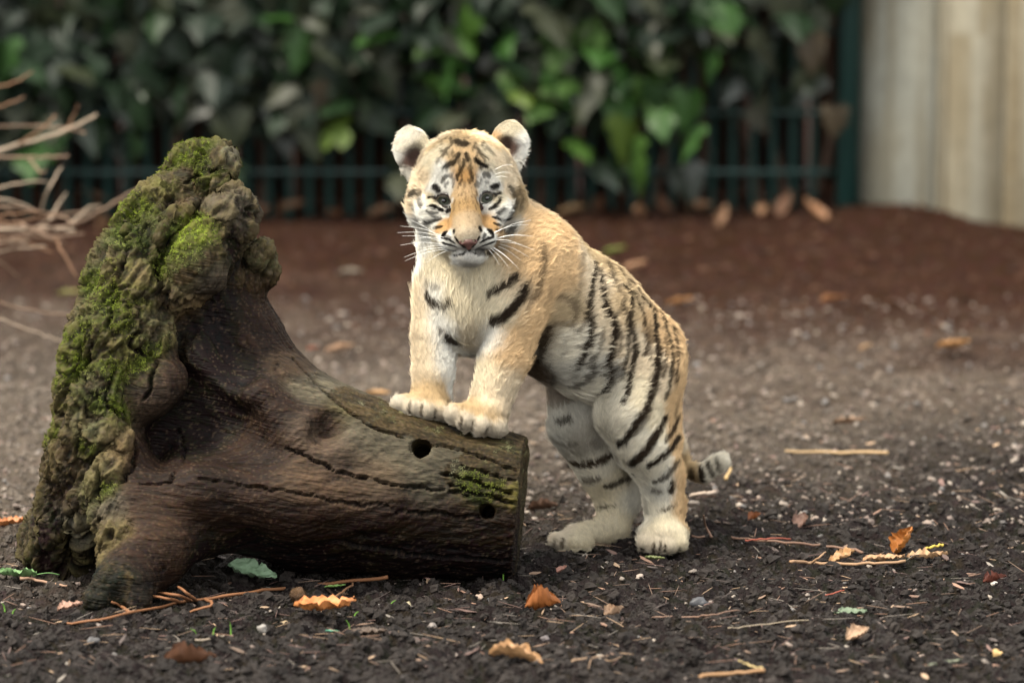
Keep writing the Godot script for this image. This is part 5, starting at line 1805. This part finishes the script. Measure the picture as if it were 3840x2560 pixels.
	for q in [[262, 214, "tan leaf at the foot of the fence just right of the stump's top"], [292, 208, "brown leaf at the foot of the fence, second right of the stump"], [334, 216, "orange-tan leaf at the fence foot midway between stump and cub"], [384, 212, "dull brown leaf at the fence foot left of the cub's head"], [573, 211, "pinkish tan leaf at the fence foot, first right of the cub's head"], [598, 206, "brown leaf at the fence foot, second right of the cub's head"], [640, 214, "pale tan leaf leaning at the fence foot above the cub's back"], [662, 205, "orange leaf standing at the fence foot above the cub's rump"], [700, 208, "dark tan leaf at the fence foot right of the cub's rump"], [724, 216, "cream tan leaf lying in front of the fence bars right of middle"], [760, 212, "pair-sized broad tan leaf at the fence foot left of the post"], [786, 204, "orange-brown leaf upright between fence bars near the post"], [815, 210, "pale leaf at the fence foot, last before the green post"], [92, 196, "orange-brown dead leaf hanging low on the fence behind the left branches"], [104, 226, "tan leaf on the earth between the left branches and the stump"]]:
		var k := int(q[0]) % 4
		drop_leaf(q[0], q[1], shapes[int(q[0]) % 3], [Color(0.2, 0.11, 0.06), Color(0.24, 0.15, 0.075), Color(0.13, 0.06, 0.03), Color(0.21, 0.1, 0.045)][k], "blurred " + q[2], r.randf_range(0, 360), r.randf_range(10, 60), 0.016, 0, "dry leaves along the foot of the fence").scale *= 0.72
	# twigs
	ground_stick([[67, 623], [110, 617], [174, 603], [235, 594], [279, 588], [330, 583], [388, 577]], 0.0016, 0.003, Color(0.2, 0.085, 0.035), "long reddish twig with fine side shoots in front of the log",
		[[[180, 602], [168, 598, 0.004], [150, 595, 0.01]], [[190, 600], [175, 594, 0.008], [152, 592, 0.006]], [[196, 600], [186, 592, 0.01], [178, 586, 0.014]], [[130, 612], [122, 606, 0.006], [112, 601, 0.008]], [[205, 598], [212, 604], [190, 611]]])
	ground_stick([[790, 561], [815, 562], [850, 563], [880, 562], [905, 561]], 0.0024, 0.0021, Color(0.3, 0.18, 0.1), "straight tan stick lying across the tan leaves at the right", [[[812, 562], [820, 556, 0.004], [826, 551, 0.008]]], 0.014)
	ground_stick([[692, 536], [730, 537], [775, 541], [820, 545], [848, 548], [862, 552]], 0.0016, 0.0022, Color(0.16, 0.09, 0.06), "long thin brown twig running right from the cub's hind paw", [[[712, 537], [706, 526, 0.01], [704, 515, 0.03]]])
	ground_stick([[666, 616], [690, 617], [712, 614], [740, 609]], 0.0015, 0.001, Color(0.17, 0.1, 0.07), "thin bent twig in the right foreground left of the grey-green leaf")
	ground_stick([[699, 676], [730, 673], [765, 670]], 0.0028, 0.0022, Color(0.27, 0.15, 0.07), "flat brown stick at the bottom edge right of the middle")
	ground_stick([[738, 660], [750, 664], [762, 668]], 0.0014, 0.0014, Color(0.4, 0.3, 0.14), "short straw-yellow stalk above the flat brown stick", [], 0.008)
	ground_stick([[925, 548], [934, 546, 0.002], [943, 544, 0.004]], 0.0016, 0.002, Color(0.5, 0.36, 0.06), "short yellow leaf stalk right of the upright orange leaf", [], 0.008)
	ground_stick([[572, 660], [592, 657], [625, 653]], 0.0016, 0.001, Color(0.25, 0.16, 0.1), "short forked tan twig in the middle foreground", [[[592, 657], [590, 662], [588, 668]], [[600, 656], [610, 660], [622, 655]]])
	ground_stick([[20, 577], [42, 580], [66, 586]], 0.0024, 0.0014, Color(0.3, 0.18, 0.12), "short pale brown twig left of the stump's front foot")
	ground_stick([[331, 599], [342, 592], [353, 583]], 0.002, 0.0015, Color(0.16, 0.08, 0.04), "short slanting twig between log and bright orange leaf")
	ground_stick([[728, 628], [760, 624], [808, 619]], 0.0009, 0.0007, Color(0.3, 0.24, 0.17), "thin pale grass stalk in the right foreground")
	ground_stick([[786, 450], [830, 452], [888, 452]], 0.002, 0.003, Color(0.4, 0.27, 0.14), "blurred straw-coloured stick on the ground far right")
	ground_stick([[726, 478], [731, 468, 0.01]], 0.003, 0.0024, Color(0.4, 0.27, 0.12), "short straw stub beside the tip of the cub's tail", [], 0.006)
	ground_stick([[690, 495], [705, 493], [715, 492]], 0.0026, 0.003, Color(0.42, 0.33, 0.26), "short pale piece of wood behind the cub's hind leg")
	ground_stick([[745, 540], [765, 538], [790, 539]], 0.0014, 0.0014, Color(0.25, 0.06, 0.035), "short red twig lying along the long thin brown twig")
	ground_stick([[825, 595], [845, 590], [858, 587]], 0.0009, 0.0009, Color(0.3, 0.07, 0.04), "tiny red twig above the grey-green leaf")
	ground_stick([[195, 640], [215, 637], [225, 635]], 0.0016, 0.001, Color(0.3, 0.24, 0.18), "short pale twig below the long reddish twig")
	# stones
	var k := 200
	for q in [[997, 653, 0.014, Color(0.38, 0.25, 0.1), "round tan stone near the lower right corner"], [479, 597, 0.013, Color(0.3, 0.22, 0.17), "pale angular stone in front of the log's right half"], [489, 602, 0.014, Color(0.05, 0.052, 0.058), "dark slate-blue stone beside the pale angular one"], [995, 583, 0.012, Color(0.42, 0.38, 0.34), "white stone by the dark red leaf near the right edge"], [262, 628, 0.014, Color(0.22, 0.2, 0.18), "grey stone in the left foreground"], [284, 623, 0.011, Color(0.3, 0.22, 0.13), "tan stone in the left foreground near the grass blades"], [545, 638, 0.012, Color(0.12, 0.1, 0.1), "dull grey stone under the rolled leaf"], [408, 604, 0.011, Color(0.32, 0.27, 0.17), "cream stone in front of the log below the reddish twig's end"], [700, 604, 0.024, Color(0.045, 0.046, 0.052), "flat slate-grey stone in the right foreground"], [640, 577, 0.014, Color(0.3, 0.24, 0.2), "pale flake of stone below the hind paws"], [431, 626, 0.012, Color(0.2, 0.17, 0.15), "small grey stone low in the middle"], [846, 648, 0.011, Color(0.2, 0.17, 0.14), "small dull stone under the folded beige leaf"], [92, 640, 0.015, Color(0.08, 0.075, 0.075), "dark stone at the lower left"]]:
		k += 1
		pebble(q[0], q[1], Vector3(q[2], q[2] * 0.7, q[2] * 0.8), q[3], k, q[4])
	# the spiny husk
	var g := floor_at(298, 595, 0.008)
	var burr := thing("seed_husk", g, "round spiny brown seed husk in front of the log", "seed")
	put("husk", crumb(300, 0.9, 3), mat(Color(0.06, 0.035, 0.02), 0.8, 0.3, false), burr).scale = Vector3.ONE * 0.018
	var sp := []
	var tp := PackedColorArray()
	for i in 150:
		var d := Vector3(r.randfn(0, 1), r.randfn(0, 1), r.randfn(0, 1)).normalized()
		var x := d.cross(Vector3(0.3, 1, 0.2)).normalized()
		sp.append(Transform3D(Basis(x * 0.0012, d * 0.008, x.cross(d) * 0.004), d * 0.008))
		tp.append(Color(0.17, 0.1, 0.05))
	scatter("spines", tuft(2, 9, 0.3, 0.2), mat(Color(1, 1, 1), 0.8, 0.3), sp, tp, burr)
	# green blades
	var green := mat(Color(0.1, 0.22, 0.03), 0.6, 0.4, false)
	var tufts := [["taller single green blade sprouting in front of the log", [[231, 632, 14, -1]]], ["pair of short green blades left of the tall one", [[213, 634, 9, 3], [197, 633, 8, -6]]], ["small green sprout at the log's lower right corner", [[503, 579, 15, 1], [514, 584, 6, 4]]], ["fine green blades beside the bright orange leaf", [[350, 622, 12, -4], [354, 618, 8, 5], [390, 598, 9, 6]]], ["two bright green blades at the lower left corner edge", [[5, 610, 10, -3], [12, 612, 8, 4]]]]
	for t in tufts:
		var first := floor_at(t[1][0][0], t[1][0][1])
		var o := thing("grass_sprout", first, t[0], "grass", "green sprouts in the soil")
		for b in t[1]:
			var a := floor_at(b[0], b[1])
			a.y = ground_y(a.x, a.z)
			var h: float = b[2] * S
			put("blade", tube_mesh(spline(PackedVector3Array([a - first, a - first + Vector3(b[3] * S * 0.3, h * 0.6, 0), a - first + Vector3(b[3] * S, h, 0.003)]), 4), PackedFloat32Array([0.0012, 0.0012, 0.0011, 0.001, 0.0009, 0.0008, 0.0006, 0.0004, 0.0001]), 4), green, o)
	lap("litter")
